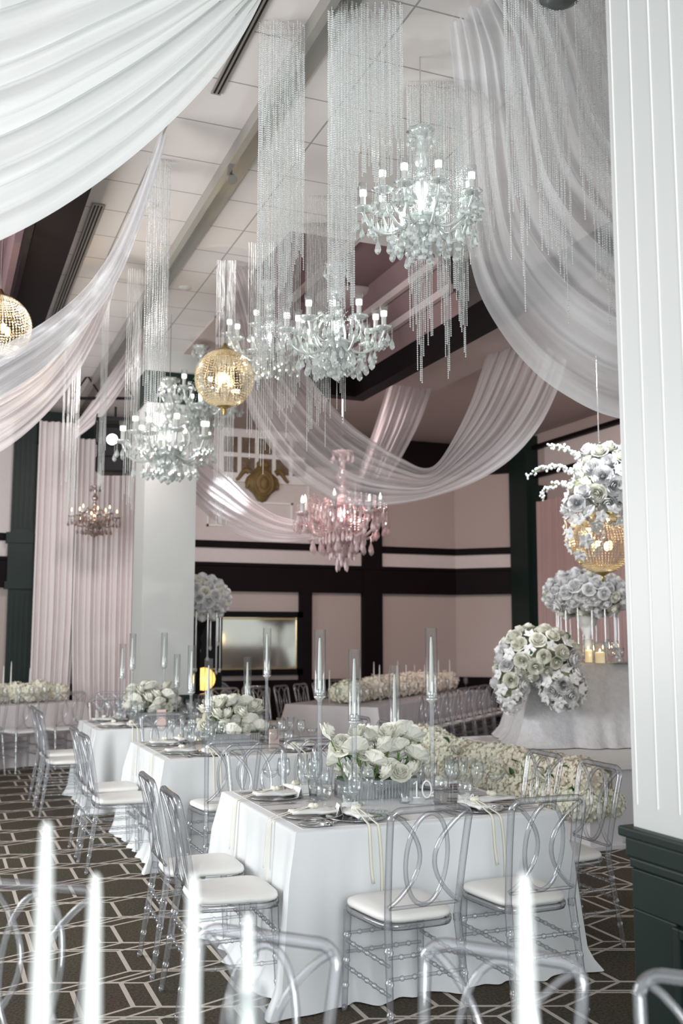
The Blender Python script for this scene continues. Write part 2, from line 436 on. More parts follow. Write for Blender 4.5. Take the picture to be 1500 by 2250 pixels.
def tile_mat():
    m, nt, out = newmat('ceiling_tile')
    L = nt.links
    tc = N(nt, 'ShaderNodeTexCoord'); sep = N(nt, 'ShaderNodeSeparateXYZ'); L.new(tc.outputs['Object'], sep.inputs[0])
    def M2(op, a, b):
        n = N(nt, 'ShaderNodeMath', operation=op)
        for i, q in enumerate((a, b)):
            if isinstance(q, (int, float)): n.inputs[i].default_value = q
            else: L.new(q, n.inputs[i])
        return n.outputs[0]
    lx = M2('LESS_THAN', M2('ABSOLUTE', M2('SUBTRACT', M2('FLOORED_MODULO', M2('ADD', sep.outputs[0], 0.18), 0.94), 0.47), 0), 0.006)
    ly = M2('LESS_THAN', M2('ABSOLUTE', M2('SUBTRACT', M2('FLOORED_MODULO', M2('ADD', sep.outputs[1], 0.12), 0.525), 0.2625), 0), 0.006)
    ln = M2('MAXIMUM', lx, ly)
    no = N(nt, 'ShaderNodeTexNoise'); no.inputs['Scale'].default_value = 150
    L.new(tc.outputs['Object'], no.inputs['Vector'])
    c = N(nt, 'ShaderNodeMix', data_type='RGBA'); c.inputs[6].default_value = (0.71, 0.665, 0.65, 1); c.inputs[7].default_value = (0.34, 0.32, 0.31, 1)
    L.new(ln, c.inputs[0])
    p = N(nt, 'ShaderNodeBsdfPrincipled'); p.inputs['Roughness'].default_value = 0.85
    L.new(c.outputs[2], p.inputs['Base Color'])
    L.new(p.outputs[0], out.inputs[0])
    return m
M['carpet'] = carpet_mat()
M['tile'] = tile_mat()
# ------------------------------------------------------------------ the room
CEIL = 4.9; TRAY = 5.08; TRAYL = 5.35; YB = 15.0
struct('floor', MB().box2(-4, 9.2, -1.5, 15.2, -0.1, 0), M['carpet'])
# ceiling: tiled field with a raised tray on the right (x 2.5-4.05, y 7.35-9.8) and another on the left
TX0, TX1, TY0, TY1 = 2.52, 4.10, 7.35, 9.75
c = MB()
c.box2(0.86, TX0, -1.5, YB, CEIL, CEIL+0.1)
c.box2(TX0, 9.2, -1.5, TY0, CEIL, CEIL+0.1)
c.box2(TX1, 9.2, TY0, TY1, CEIL+0.02, CEIL+0.12)
struct('ceiling', c, M['tile'])
struct('ceiling_far', MB().box2(TX0, 9.2, TY1, 15.2, CEIL-0.02, CEIL+0.08), M['ceil_pink'])['label'] = 'dusky pink plaster ceiling beyond the beam'
t = MB(); t.box2(TX0-0.3, TX1+1.2, TY0-0.3, TY1+0.4, TRAY, TRAY+0.1)
t.box2(TX0-0.1, TX0, TY0, TY1, CEIL+0.1, TRAY); t.box2(TX0, TX1, TY0-0.1, TY0, CEIL+0.1, TRAY)
t.box2(-4, 0.5, -1.5, YB, TRAYL, TRAYL+0.1); t.box2(0.46, 0.56, -1.5, YB, 4.95, TRAYL)
struct('ceiling_tray', t, M['tray_maroon'])['label'] = 'raised maroon ceiling trays'
# sloped cove of the right tray: maroon with paler mouldings
cv = MB()
cv.add([(TX1, TY0, 4.42), (TX1, TY1, 4.42), (TX1-0.28, TY1-0.28, TRAY), (TX1-0.28, TY0, TRAY)], [(0, 1, 2, 3)])
cv.add([(TX1, TY1, 4.42), (TX0, TY1, 4.42), (TX0, TY1-0.28, TRAY), (TX1-0.28, TY1-0.28, TRAY)], [(0, 1, 2, 3)])
struct('trim_1', cv, M['tray_maroon'])['label'] = 'sloped maroon cove of the ceiling tray'
mo = MB()
for k in (0.30, 0.66):
    x = TX1-0.28*k; z = 4.42+(TRAY-4.42)*k; y = TY1-0.28*k
    mo.box2(x-0.05, x-0.005, TY0, y, z-0.035, z+0.035)
    mo.box2(TX0, x, y-0.05, y-0.005, z-0.035, z+0.035)
mo.box2(3.2, 3.28, TY0, TY1-0.3, TRAY-0.03, TRAY)
struct('trim_2', mo, M['tray_stripe'])['label'] = 'pale mouldings round the ceiling tray'
md = tag(MB().lathe([(0.36, 0.0), (0.38, -0.02), (0.30, -0.05), (0.12, -0.06), (0.0, -0.06)], 32, (3.80, 9.12, TRAY)).build('ceiling_medallion', M['tray_stripe']),
         'pale round plaster medallion on the maroon tray ceiling', 'ceiling medallion')
# dark beams
b = MB()
b.box2(TX1, TX1+0.16, 5.0, TY1+0.16, 4.2, 4.42)
b.box2(2.6, TX1, TY1, TY1+0.16, 4.2, 4.5)
struct('trim_3', b, M['dark_wood'])['label'] = 'black beam round the foot of the ceiling tray'
so = MB(); so.box2(TX1+0.16, 9.2, 5.0, TY1+0.16, 4.44, CEIL)
struct('trim_4', MB().box2(TX1+0.16, 5.2, 5.0, TY1+0.16, 4.42, 4.46), M['ceil_pink'])['label'] = 'pink soffit right of the black beam'
b = MB(); b.box2(0.52, 0.86, 2.5, 14.8, 4.72, 5.02); b.box2(0.50, 0.54, 2.5, 14.8, 4.66, 4.74)
struct('trim_5', b, M['dark_wood'])['label'] = 'dark beam along the left edge of the white ceiling'
b = MB(); b.box2(0.10, 0.19, 2.5, YB, TRAYL-0.04, TRAYL)
struct('trim_6', b, M['tray_stripe'])['label'] = 'pale moulding on the left ceiling tray'
# lighting track recess: pale metal channel with a black slot
b = MB(); b.box2(1.69, 1.735, 2.5, 14.8, CEIL-0.10, CEIL); b.box2(1.765, 1.88, 2.5, 14.8, CEIL-0.02, CEIL)
tr = struct('trim_7', b, M['metal_grey']); tr['label'] = 'grey metal channel of the lighting track'
b = MB(); b.box2(1.735, 1.765, 2.5, 14.8, CEIL-0.04, CEIL-0.004)
struct('trim_8', b, M['black'])['label'] = 'black slot of the lighting track'
# slot air diffuser
v = thing('air_diffuser', 'long grey slotted air diffuser in the white ceiling beside the dark beam', 'air vent', (1.0, 8.9, CEIL))
MB().box2(-0.045, 0.045, -1.5, 1.5, -0.012, 0).build('frame', M['metal_grey'], v)
for k in range(3):
    MB().box2(-0.030+k*0.025, -0.020+k*0.025, -1.48, 1.48, -0.016, -0.0125).build('slot', M['black'], v)
v = thing('air_diffuser', 'slotted air diffuser near the top of the picture behind the upper bead curtain', 'air vent', (1.42, 4.75, CEIL))
MB().box2(-0.03, 0.03, -0.8, 0.8, -0.012, 0).build('frame', M['metal_grey'], v)
for k in range(2): MB().box2(-0.018+k*0.025, -0.008+k*0.025, -0.78, 0.78, -0.016, -0.0125).build('slot', M['black'], v)

# ---- back wall at y = 15, chamfer wall, right wall
w = MB(); w.box2(-4, 8.15, YB, YB+0.15, 0, TRAYL)
struct('wall_back', w, M['wallpaper'])
CH0 = (8.15, 15.0); CH1 = (8.95, 14.2)
w = MB(); w.box(((CH0[0]+CH1[0])/2+0.05, (CH0[1]+CH1[1])/2+0.05, CEIL/2), (1.15, 0.14, CEIL), -pi/4)
struct('wall_chamfer', w, M['wallpaper'])
struct('wall_right', MB().box2(8.95, 9.1, 6.0, 14.2, 0, CEIL), M['wallpaper'])
def on_chamfer(mb, z0, z1, th=0.04, a0=0.0, a1=1.0):
    n = (-0.7071, -0.7071)
    p0 = (CH0[0]+(CH1[0]-CH0[0])*a0, CH0[1]+(CH1[1]-CH0[1])*a0); p1 = (CH0[0]+(CH1[0]-CH0[0])*a1, CH0[1]+(CH1[1]-CH0[1])*a1)
    L = sqrt((p1[0]-p0[0])**2+(p1[1]-p0[1])**2)
    mb.box(((p0[0]+p1[0])/2+n[0]*th/2, (p0[1]+p1[1])/2+n[1]*th/2, (z0+z1)/2), (L, th, z1-z0), -pi/4)
def band(name, z0, z1, th, label, mat='dark_wood'):
    b = MB(); b.box2(-4, 8.15, YB-th, YB, z0, z1); on_chamfer(b, z0, z1, th)
    b.box2(8.95-th, 8.95, 6.0, 14.2, z0, z1)
    o = struct(name, b, M[mat]); o['label'] = label
band('trim_9', 0, 0.93, 0.05, 'dark wainscot at the foot of the far walls')
band('trim_10', 2.30, 2.69, 0.09, 'broad dark timber rail across the far walls')
band('trim_11', 2.69, 2.74, 0.12, 'cap moulding of the broad dark rail')
band('trim_12', 2.97, 3.08, 0.06, 'thin dark timber rail across the far walls')
b = MB(); b.box2(5.4, 8.15, YB-0.12, YB, 4.33, CEIL-0.02); on_chamfer(b, 4.33, CEIL-0.02, 0.12); b.box2(8.83, 8.95, 6, 14.2, 4.62, 4.68); b.box2(8.85, 8.95, 6, 14.2, 4.16, 4.22)
o = struct('trim_13', b, M['dark_wood']); o['label'] = 'dark crown band at the top of the far walls'
b = MB(); b.box2(6.40, 6.74, YB-0.11, YB, 0, 4.4); b.box2(5.32, 5.52, YB-0.10, YB, 0, 2.30)
o = struct('trim_14', b, M['dark_wood']); o['label'] = 'upright dark timber posts on the back wall'
b = MB(); b.box2(8.72, 8.95, 13.62, 14.15, 0, CEIL-0.05); b.box2(8.8, 8.95, 13.38, 13.62, 0, 4.0)
o = struct('trim_15', b, M['green_trim']); o['label'] = 'dark pilaster on the right wall'
# lighter paper between the two rails, upper left pale wall with mouldings
b = MB(); b.box2(-4, 6.40, YB-0.02, YB, 2.74, 2.97); b.box2(6.74, 8.15, YB-0.02, YB, 2.74, 2.97); on_chamfer(b, 2.74, 2.97, 0.02)
struct('trim_16', b, M['wallpaper_light'])['label'] = 'pale frieze between the rails'
b = MB(); b.box2(-4, 5.9, YB-0.02, YB, 3.08, CEIL); b.box2(8.93, 8.95, 6, 13.4, 4.22, 4.62)
struct('trim_17', b, M['wallpaper_light'])['label'] = 'pale upper wall'
b = MB()
for (x0, x1, z0, z1) in ((3.8, 5.2, 3.30, 3.72), (5.45, 6.3, 3.25, 4.2)):
    b.box2(x0, x1, YB-0.05, YB-0.02, z0, z0+0.03); b.box2(x0, x1, YB-0.05, YB-0.02, z1-0.03, z1)
    b.box2(x0, x0+0.03, YB-0.05, YB-0.02, z0, z1); b.box2(x1-0.03, x1, YB-0.05, YB-0.02, z0, z1)
struct('trim_18', b, M['white_paint'])['label'] = 'panel mouldings on the upper wall'
# small square leaded windows
wroot = thing('window_1', 'grid of small square dark windows in white frames high on the back wall', 'window', (4.75, YB-0.03, 4.02)); wroot['kind'] = 'structure'
f = MB(); f.box2(-0.78, 0.78, -0.03, 0, 0, 0.84)
f.build('window_frame', M['white_paint'], wroot)
for i in range(5):
    for k in range(2):
        MB().box2(-0.70+i*0.285, -0.70+i*0.285+0.22, -0.034, -0.032, 0.14+k*0.32, 0.14+k*0.32+0.25).build('pane', M['window_dark'], wroot)
        g = MB(); x0 = -0.70+i*0.285; z0 = 0.14+k*0.32
        g.tube([(x0, -0.038, z0), (x0+0.22, -0.038, z0+0.25)], 0.004, 4); g.tube([(x0+0.22, -0.038, z0), (x0, -0.038, z0+0.25)], 0.004, 4)
        g.tube([(x0+0.11, -0.038, z0), (x0+0.11, -0.038, z0+0.25)], 0.004, 4); g.tube([(x0, -0.038, z0+0.125), (x0+0.22, -0.038, z0+0.125)], 0.004, 4)
        g.build('leading', M['gold_crest'], wroot)
# gold crest
cr = thing('crest', 'large dark gold shield ornament with curling side scrolls high on the back wall', 'wall ornament', (4.68, YB-0.04, 4.02))
sh = MB()
out = []
for k in range(24):
    a = 2*pi*k/24; r = 0.25+0.035*cos(4*a)
    out.append((r*1.0*cos(a), r*1.12*sin(a)))
vs = [(x, -0.02, z) for x, z in out]+[(x*0.8, -0.10, z*0.8) for x, z in out]+[(x*0.45, -0.13, z*0.5) for x, z in out]
fs = [(k, (k+1) % 24, 24+(k+1) % 24, 24+k) for k in range(24)]+[(24+k, 24+(k+1) % 24, 48+(k+1) % 24, 48+k) for k in range(24)]+[tuple(range(48, 72))]
sh.add(vs, fs, True); sh.build('shield', M['gold_crest'], cr)
MB().sph((0, -0.13, -0.02), 0.09, 12, 8, (0.8, 0.5, 1.2)).build('boss', M['gold_crest'], cr)
ring = MB(); ring.tube([(0.15*cos(2*pi*k/24), -0.12, -0.02+0.19*sin(2*pi*k/24)) for k in range(24)], 0.02, 6, True); ring.build('ring', M['gold_crest'], cr)
for s in (-1, 1):
    sc_ = MB()
    sc_.tube([(s*(0.22+0.03*k), -0.05, 0.16-0.012*k+0.05*sin(k*0.7)) for k in range(8)], [0.05-0.004*k for k in range(8)], 8)
    sc_.tube([(s*(0.20+0.02*k), -0.05, 0.05-0.05*k) for k in range(4)], [0.06, 0.05, 0.04, 0.02], 8)
    sc_.build('scroll', M['gold_crest'], cr)
tp = MB().sph((0, -0.07, 0.29), 0.10, 12, 8, (1.1, 0.5, 0.7)); tp.build('top_leaf', M['gold_crest'], cr)
# framed mirror
mr = thing('wall_mirror', 'wide wall mirror in a heavy black frame with a gold inner edge', 'mirror', (4.64, YB-0.06, 1.50))
f = MB(); hw, hz = 0.72, 0.49
f.box2(-hw, hw, -0.05, 0, hz-0.09, hz); f.box2(-hw, hw, -0.05, 0, -hz, -hz+0.09); f.box2(-hw, -hw+0.09, -0.05, 0, -hz, hz); f.box2(hw-0.09, hw, -0.05, 0, -hz, hz)
f.build('frame', M['black'], mr)
MB().box2(-hw+0.09, hw-0.09, -0.015, -0.005, -hz+0.09, hz-0.09).build('mirror_glass', M['mirror'], mr)
g = MB(); g.box2(-hw+0.09, hw-0.09, -0.03, -0.015, hz-0.125, hz-0.10)
g.box2(-hw+0.09, hw-0.09, -0.03, -0.015, -hz+0.09, -hz+0.10); g.box2(hw-0.10, hw-0.09, -0.03, -0.015, -hz+0.09, hz-0.09)
g.build('inner_edge', M['brass'], mr)

# ---- left part of the back wall: green pilaster and rails
YL = 15.0
b = MB(); b.box2(0.92, 1.24, YL-0.16, YL, 0, 4.9); b.box2(0.86, 1.28, YL-0.21, YL, 2.28, 2.38); b.box2(0.86, 1.28, YL-0.21, YL, 2.93, 3.08); b.box2(0.89, 1.26, YL-0.19, YL, 2.38, 2.93)
for k in range(4): b.box2(0.95+k*0.07, 0.985+k*0.07, YL-0.18, YL-0.16, 1.0, 2.22); b.box2(0.95+k*0.07, 0.985+k*0.07, YL-0.18, YL-0.16, 3.14, 4.5)
b.box2(1.24, 2.6, YL-0.05, YL, 4.4, 4.9); b.box2(0.9, 1.3, YL-0.19, YL, 0, 0.97)
o = struct('trim_19', b, M['green_trim']); o['label'] = 'dark green fluted pilaster on the left of the back wall'
b = MB(); b.box2(0.2, 0.72, YL-0.03, YL, 3.2, 3.24); b.box2(0.68, 0.72, YL-0.03, YL, 3.2, 4.1); b.box2(0.2, 0.72, YL-0.03, YL, 4.06, 4.1)
struct('trim_20', b, M['white_paint'])['label'] = 'panel moulding left of the pilaster'

# ---- white wrapped column with dark frieze and base
CX0, CX1, CY0, CY1 = 2.11, 2.70, 11.15, 11.75
b = MB(); b.box2(CX0, CX1, CY0, CY1, 0.97, 4.28); b.box2(CX0, CX1, CY0, CY1, 4.64, CEIL)
struct('trim_21', b, M['column_white'])['label'] = 'white square column beyond the tables'
b = MB(); b.box2(CX0-0.03, CX1+0.03, CY0-0.03, CY1+0.03, 4.28, 4.64); b.box2(CX0-0.03, CX1+0.03, CY0-0.03, CY1+0.03, 0, 0.92); b.box2(CX0-0.05, CX1+0.05, CY0-0.05, CY1+0.05, 0.92, 0.97)
struct('trim_22', b, M['green_trim'])['label'] = 'dark base and frieze of the white column'

# ---- near pier on the right: pleated white above a dark green wainscot
PX = 2.23; PY = 2.865
pier = MB(); pier.box2(PX, PX+0.8, -0.6, PY, 1.0, CEIL)
struct('wall_right_near', pier, M['pier_white'])
b = MB()
for k in range(24):
    y = PY-0.026-k*0.1045
    b.tube([(PX-0.001, y, 1.075), (PX-0.001, y, CEIL)], 0.0035, 6)
struct('trim_23', b, M['white_paint'])['label'] = 'thin raised seams down the white pier'
b = MB(); b.box2(2.225, 3.03, -0.6, 2.862, 0, 0.90)
struct('trim_24', b, M['green_trim'], bevel=0.002)['label'] = 'dark green wainscot of the near pier'
b = MB(); b.box2(2.19, 3.06, -0.6, 2.905, 0.965, 1.0); b.box2(2.205, 3.05, -0.6, 2.885, 0.90, 0.965); b.box2(2.212, 3.04, -0.6, 2.875, 0.865, 0.90)
struct('trim_25', b, M['green_trim'], bevel=0.008)['label'] = 'stepped dark chair rail of the near pier'
b = MB()
for (y0, y1) in ((1.45, 2.62), (0.1, 1.27)):
    z0, z1 = 0.15, 0.70
    for (a0, a1, c0, c1) in ((y0, y1, z1, z1+0.03), (y0, y1, z0-0.03, z0), (y0-0.03, y0, z0-0.03, z1+0.03), (y1, y1+0.03, z0-0.03, z1+0.03)):
        b.box2(2.195, 2.226, a0, a1, c0, c1)
b.box2(2.212, 2.226, -0.6, 2.862, 0.72+0.015, 0.865); b.box2(2.212, 2.226, 2.65, 2.862, 0.0, 0.735)
struct('trim_26', b, M['green_trim'], bevel=0.004)['label'] = 'raised panel moulding on the green wainscot'
# ---- curtains
def pleated(name, label, p0, p1, z0, z1, waves, amp, mat, cols=None, gap=None):
    n = waves*8; mz = 10
    L = sqrt((p1[0]-p0[0])**2+(p1[1]-p0[1])**2); nx, ny = (p1[1]-p0[1])/L, -(p1[0]-p0[0])/L
    rr = random.Random(name+label); ph = [rr.uniform(-0.6, 0.6) for _ in range(waves+2)]
    rows = []
    for i in range(mz+1):
        v = i/mz; z = z1+(z0-z1)*v; row = []
        for k in range(n+1):
            u = k/n; s = u*waves; w0 = int(s)
            o = amp*sin(2*pi*s+ph[min(w0, waves)]*0.6+0.5*v*sin(s*1.7))*(0.6+0.5*v)+amp*0.5*sin(2*pi*s*0.37+1)
            uu = u
            if gap: uu = u+gap(u, v)
            row.append((p0[0]+(p1[0]-p0[0])*uu+nx*o, p0[1]+(p1[1]-p0[1])*uu+ny*o, z))
        rows.append(row)
    return tag(MB().grid(rows, True).build(name, mat), label, 'curtain')
pleated('curtain', 'left half of the tall pale pink curtain beside the green pilaster', (1.24, YL-0.33), (1.82, YL-0.33), 0.01, 4.69, 7, 0.05, M['curtain'], gap=lambda u, v: -0.10*u*max(0, (v-0.62))/0.38)
pleated('curtain', 'right half of the tall pale pink curtain beside the white column', (1.78, YL-0.35), (2.66, YL-0.35), 0.01, 4.47, 12, 0.05, M['curtain'], gap=lambda u, v: 0.08*(1-u)*max(0, (v-0.62))/0.38)
pleated('curtain', 'dusky pink curtain hanging on the right wall behind the flower stand', (8.74, 13.35), (8.74, 11.2), 0.02, 3.72, 22, 0.035, M['curtain_dark'])
# ------------------------------------------------------------------ chairs
def rounded_frame(w0, w1, z0, z1, yf, r=0.05):
    """closed path: bottom width w0, top width w1, rounded top corners"""
    pts = []
    h0, h1 = w0/2, w1/2
    for k in range(9): pts.append((-h0+(h0-h1)*k/8*0+(-(h1-h0))*k/8*(1-r/(z1-z0)), yf(z0+(z1-r-z0)*k/8), z0+(z1-r-z0)*k/8))
    for k in range(1, 6):
        a = pi-k*pi/2/6; pts.append((-h1+r+r*cos(a), yf(z1-r+r*sin(a)), z1-r+r*sin(a)))
    for k in range(5): pts.append((-h1+r+(2*h1-2*r)*k/4, yf(z1), z1))
    for k in range(1, 6):
        a = pi/2-k*pi/2/6; pts.append((h1-r+r*cos(a), yf(z1-r+r*sin(a)), z1-r+r*sin(a)))
    for k in range(9): pts.append((h0+(h1-h0)*(1-k/8)*(1-r/(z1-z0)), yf(z1-r-(z1-r-z0)*k/8), z1-r-(z1-r-z0)*k/8))
    return pts
def ringed(p0, p1, r, rings, n=8, taper=1.0, rr=1.45):
    pts = []; rad = []
    m = 24; cuts = [i/(rings+1) for i in range(1, rings+1)]
    ts = sorted(set([i/m for i in range(m+1)]+[c+d for c in cuts for d in (-0.018, -0.012, 0.012, 0.018)]))
    for t in ts:
        pts.append(lerp(p0, p1, t)); q = r*(1+(taper-1)*t)
        if any(abs(t-c) <= 0.0125 for c in cuts): q *= rr
        rad.append(q)
    return pts, rad
def make_chair(label, group):
    t = thing('dining_chair', label, 'chair', group=group)
    A = M['acrylic']
    # cushion
    c = MB(); prof = [(0.0, 0.452), (0.90, 0.452), (0.985, 0.458), (1.0, 0.468), (0.985, 0.480), (0.90, 0.489), (0.6, 0.494), (0.0, 0.497)]
    n = 40; rows = []
    for (q, z) in prof:
        row = []
        for k in range(n+1):
            a = 2*pi*k/n; ca, sa = cos(a), sin(a)
            e = 0.42; x = abs(ca)**e*(1 if ca >= 0 else -1); y = abs(sa)**e*(1 if sa >= 0 else -1)
            hw = 0.188+0.022*y
            row.append((x*hw*q, y*0.20*q+0.005, z))
        rows.append(row)
    c.grid(rows, True); c.build('seat_cushion', M['cushion'], t)
    f = MB(); rows = []
    for (q, z) in ((0.93, 0.425), (1.0, 0.425), (1.02, 0.438), (1.02, 0.450), (0.93, 0.451), (0.93, 0.425)):
        row = []
        for k in range(n+1):
            a = 2*pi*k/n; ca, sa = cos(a), sin(a); e = 0.42
            x = abs(ca)**e*(1 if ca >= 0 else -1); y = abs(sa)**e*(1 if sa >= 0 else -1)
            row.append((x*(0.188+0.022*y)*q, y*0.20*q+0.005, z))
        rows.append(row)
    f.grid(rows, True); f.build('seat_frame', A, t)
    yf = lambda z: -0.195-0.055*max(0, (z-0.45))/0.47-0.03*max(0, (z-0.45)/0.47)**2
    # back frame and lattice
    bf = MB(); bf.tube(rounded_frame(0.325, 0.375, 0.44, 0.925, yf), 0.0155, 10)
    bf.tube([(-0.160, yf(0.52), 0.52), (0.160, yf(0.52), 0.52)], 0.008, 8)
    bf.build('back_frame', A, t)
    lt = MB()
    zc, zh = 0.715, 0.192
    lt.tube([(0.098*sin(2*pi*k/36), yf(zc-zh*cos(2*pi*k/36)), zc-zh*cos(2*pi*k/36)) for k in range(36)], 0.0100, 8, True)
    for s in (-1, 1):
        pts = []
        for k in range(19):
            u = k/18; z = 0.525+0.385*u
            x = 0.168-0.135*sin(pi*u)**0.8+0.004*u
            pts.append((s*x, yf(z)-0.004, z))
        lt.tube(pts, 0.0100, 8)
    lt.build('back_lattice', A, t)
    # legs
    for s in (-1, 1):
        l = MB(); p, r = ringed((s*0.163, -0.197, 0.47), (s*0.185, -0.265, 0.0), 0.018, 3, 10, 0.70, 1.18); l.tube(p, r, 10); l.sph((s*0.185, -0.265, 0.012), 0.014, 8, 6); l.build('leg', A, t)
    for s in (-1, 1):
        l = MB(); p, r = ringed((s*0.182, 0.170, 0.43), (s*0.19, 0.19, 0.0), 0.018, 3, 10, 0.70, 1.2); l.tube(p, r, 10); l.sph((s*0.19, 0.19, 0.012), 0.014, 8, 6); l.build('leg', A, t)
    def lerpz(a, b, z): return lerp(a, b, (a[2]-z)/(a[2]-b[2]))
    for z in (0.30, 0.19):
        for s in (-1, 1):
            a = lerpz((s*0.163, -0.197, 0.47), (s*0.185, -0.265, 0.0), z); b = lerpz((s*0.182, 0.170, 0.43), (s*0.19, 0.19, 0.0), z)
            q = MB(); p, r = ringed(a, b, 0.0078, 5, 8, 1, 1.4); q.tube(p, r, 8); q.build('stretcher', A, t)
    for z in (0.25, 0.33):
        a = lerpz((-0.163, -0.197, 0.47), (-0.185, -0.265, 0.0), z); q = MB(); p, r = ringed(a, (-a[0], a[1], a[2]), 0.0078, 5, 8, 1, 1.5); q.tube(p, r, 8); q.build('stretcher', A, t)
        a = lerpz((-0.182, 0.170, 0.43), (-0.19, 0.19, 0.0), z); q = MB(); p, r = ringed(a, (-a[0], a[1], a[2]), 0.0078, 5, 8, 1, 1.5); q.tube(p, r, 8); q.build('stretcher', A, t)
    return t
chair_proto = [None]
def chair(x, y, face, label, group):
    """face: heading (degrees, 0 = +y) the sitter would look towards"""
    rz = -radians(face)
    if chair_proto[0] is None:
        chair_proto[0] = make_chair(label, group); chair_proto[0].location = (x, y, 0); chair_proto[0].rotation_euler = (0, 0, rz)
        return chair_proto[0]
    return dup(chair_proto[0], (x, y, 0), rz, label, group)

# ------------------------------------------------------------------ tablecloth
def make_cloth(hx, hy, H, seed, flare=0.05, amp=0.022, puddle=0.05, waves=26, name='tablecloth', mat='linen', rc=0.03):
    rr = random.Random(seed); n = 288
    per = []
    tot = 2*(2*hx+2*hy)
    for k in range(n):
        s = tot*k/n
        if s < 2*hx: p = (-hx+s, -hy); nn = (0, -1)
        elif s < 2*hx+2*hy: p = (hx, -hy+s-2*hx); nn = (1, 0)
        elif s < 4*hx+2*hy: p = (hx-(s-2*hx-2*hy), hy); nn = (0, 1)
        else: p = (-hx, hy-(s-4*hx-2*hy)); nn = (-1, 0)
        # distance to nearest corner along the rim
        dc = min(sqrt((abs(p[0])-hx)**2+(abs(p[1])-hy)**2), 1)
        cn = vnorm((p[0]/hx if abs(p[0]) > hx*0.98 else 0, p[1]/hy if abs(p[1]) > hy*0.98 else 0, 0)) if dc < 0.03 else (nn[0], nn[1], 0)
        w = exp(-(dc/0.10)**2)
        sx = (1 if p[0] > 0 else -1); sy = (1 if p[1] > 0 else -1)
        dn = vnorm((nn[0]*(1-w)+sx*w*0.7, nn[1]*(1-w)+sy*w*0.7, 0))
        per.append((p, dn, w, s))
    ph = [rr.uniform(0, 6.28) for _ in range(6)]
    rows = []
    lv = [(0.0, None), (0.5, None), (0.97, None)]
    rows_top = []
    for q in (0.05, 0.4, 0.8, 0.985):
        rows.append([(p[0]*q, p[1]*q, H) for (p, dn, w, s) in per])
    rows.append([(p[0]*0.997, p[1]*0.997, H-0.001) for (p, dn, w, s) in per])
    zs = [0.006, 0.02, 0.05, 0.1, 0.18, 0.28, 0.4, 0.52, 0.64, 0.76, 0.86, 0.94, 1.0]
    for v in zs:
        row = []
        for (p, dn, w, s) in per:
            f = 2*pi*s/tot
            rip = sin(f*waves+ph[0]+1.2*sin(f*3+ph[1]))*0.6+sin(f*waves*0.53+ph[2]+1.5*v)*0.6+sin(f*waves*1.9+ph[3])*0.2
            o = 0.004+flare*v+amp*v**0.8*rip+w*(0.035+0.06*v)*min(1, v*4)+(0.03*sin(f*waves*1.3+ph[5])*w*v)
            if v > 0.9: o += puddle*(v-0.9)/0.1*(0.8+0.25*rip)
            z = H*(1-v)
            if v > 0.93: z = max(0.006, z+0.010*(rip*0.5+0.5)*(1-(v-0.93)/0.07))
            row.append((p[0]+dn[0]*o, p[1]+dn[1]*o, max(0.005, z)))
        rows.append(row)
    for r_ in rows: r_.append(r_[0])
    mb = MB().grid(rows, True)
    nn = len(rows[0]); mb.add(rows[0][:-1], [tuple(range(n))], True)
    return mb

# ------------------------------------------------------------------ flowers
def rose_mesh(seed, r=0.05, openness=1.0):
    rr = random.Random(seed); mb = MB()
    mb.sph((0, 0, r*0.12), r*0.13, 8, 6, (1, 1, 1.6))
    for ring, (cnt, rad, hh, curl) in enumerate(((3, 0.20, 0.66, 0.02), (4, 0.38, 0.60, 0.07), (5, 0.57, 0.48, 0.15), (6, 0.78, 0.29, 0.26), (7, 0.98, 0.04, 0.36))):
        off = rr.uniform(0, 6.28)
        for k in range(cnt):
            a0 = off+2*pi*k/cnt+rr.uniform(-0.15, 0.15); wd_ = 2*pi/cnt*0.80; hv = rr.uniform(-0.06, 0.06); rf = rr.uniform(0, 6)
            rows = []
            for i in range(5):
                t = i/4; row = []
                for j in range(6):
                    s = -1+2*j/5; a = a0+s*wd_*(0.50+0.50*sin(min(1, t*1.15)*pi*0.6))
                    q = r*(0.12+(rad-0.12)*sin(t*pi/2)**0.75+curl*openness*0.45*t**3*(1-0.30*s*s)+0.04*sin(rf+5*s)*t*t)
                    z = -r*0.55+r*(hh+hv+0.55)*t**0.9-curl*openness*r*0.45*t**4-0.14*r*s*s*t+0.04*r*cos(rf+6*s)*t*t
                    row.append((q*cos(a), q*sin(a), z))
                rows.append(row)
            mb.grid(rows, True)
    return mb
ROSE = [rose_mesh(k, 0.05, 0.7+0.15*k).mesh('rose_bloom', M['rose']) for k in range(3)]
ROSEW = [rose_mesh(10+k, 0.06, 0.5+0.15*k).mesh('rose_bloom', M['rose_white']) for k in range(2)]
def obj_of(me, name, parent, loc, rot=(0, 0, 0), sc=1.0):
    o = bpy.data.objects.new(name, me); COL.objects.link(o); o.parent = parent; o.location = loc; o.rotation_euler = rot; o.scale = (sc, sc, sc)
    return o
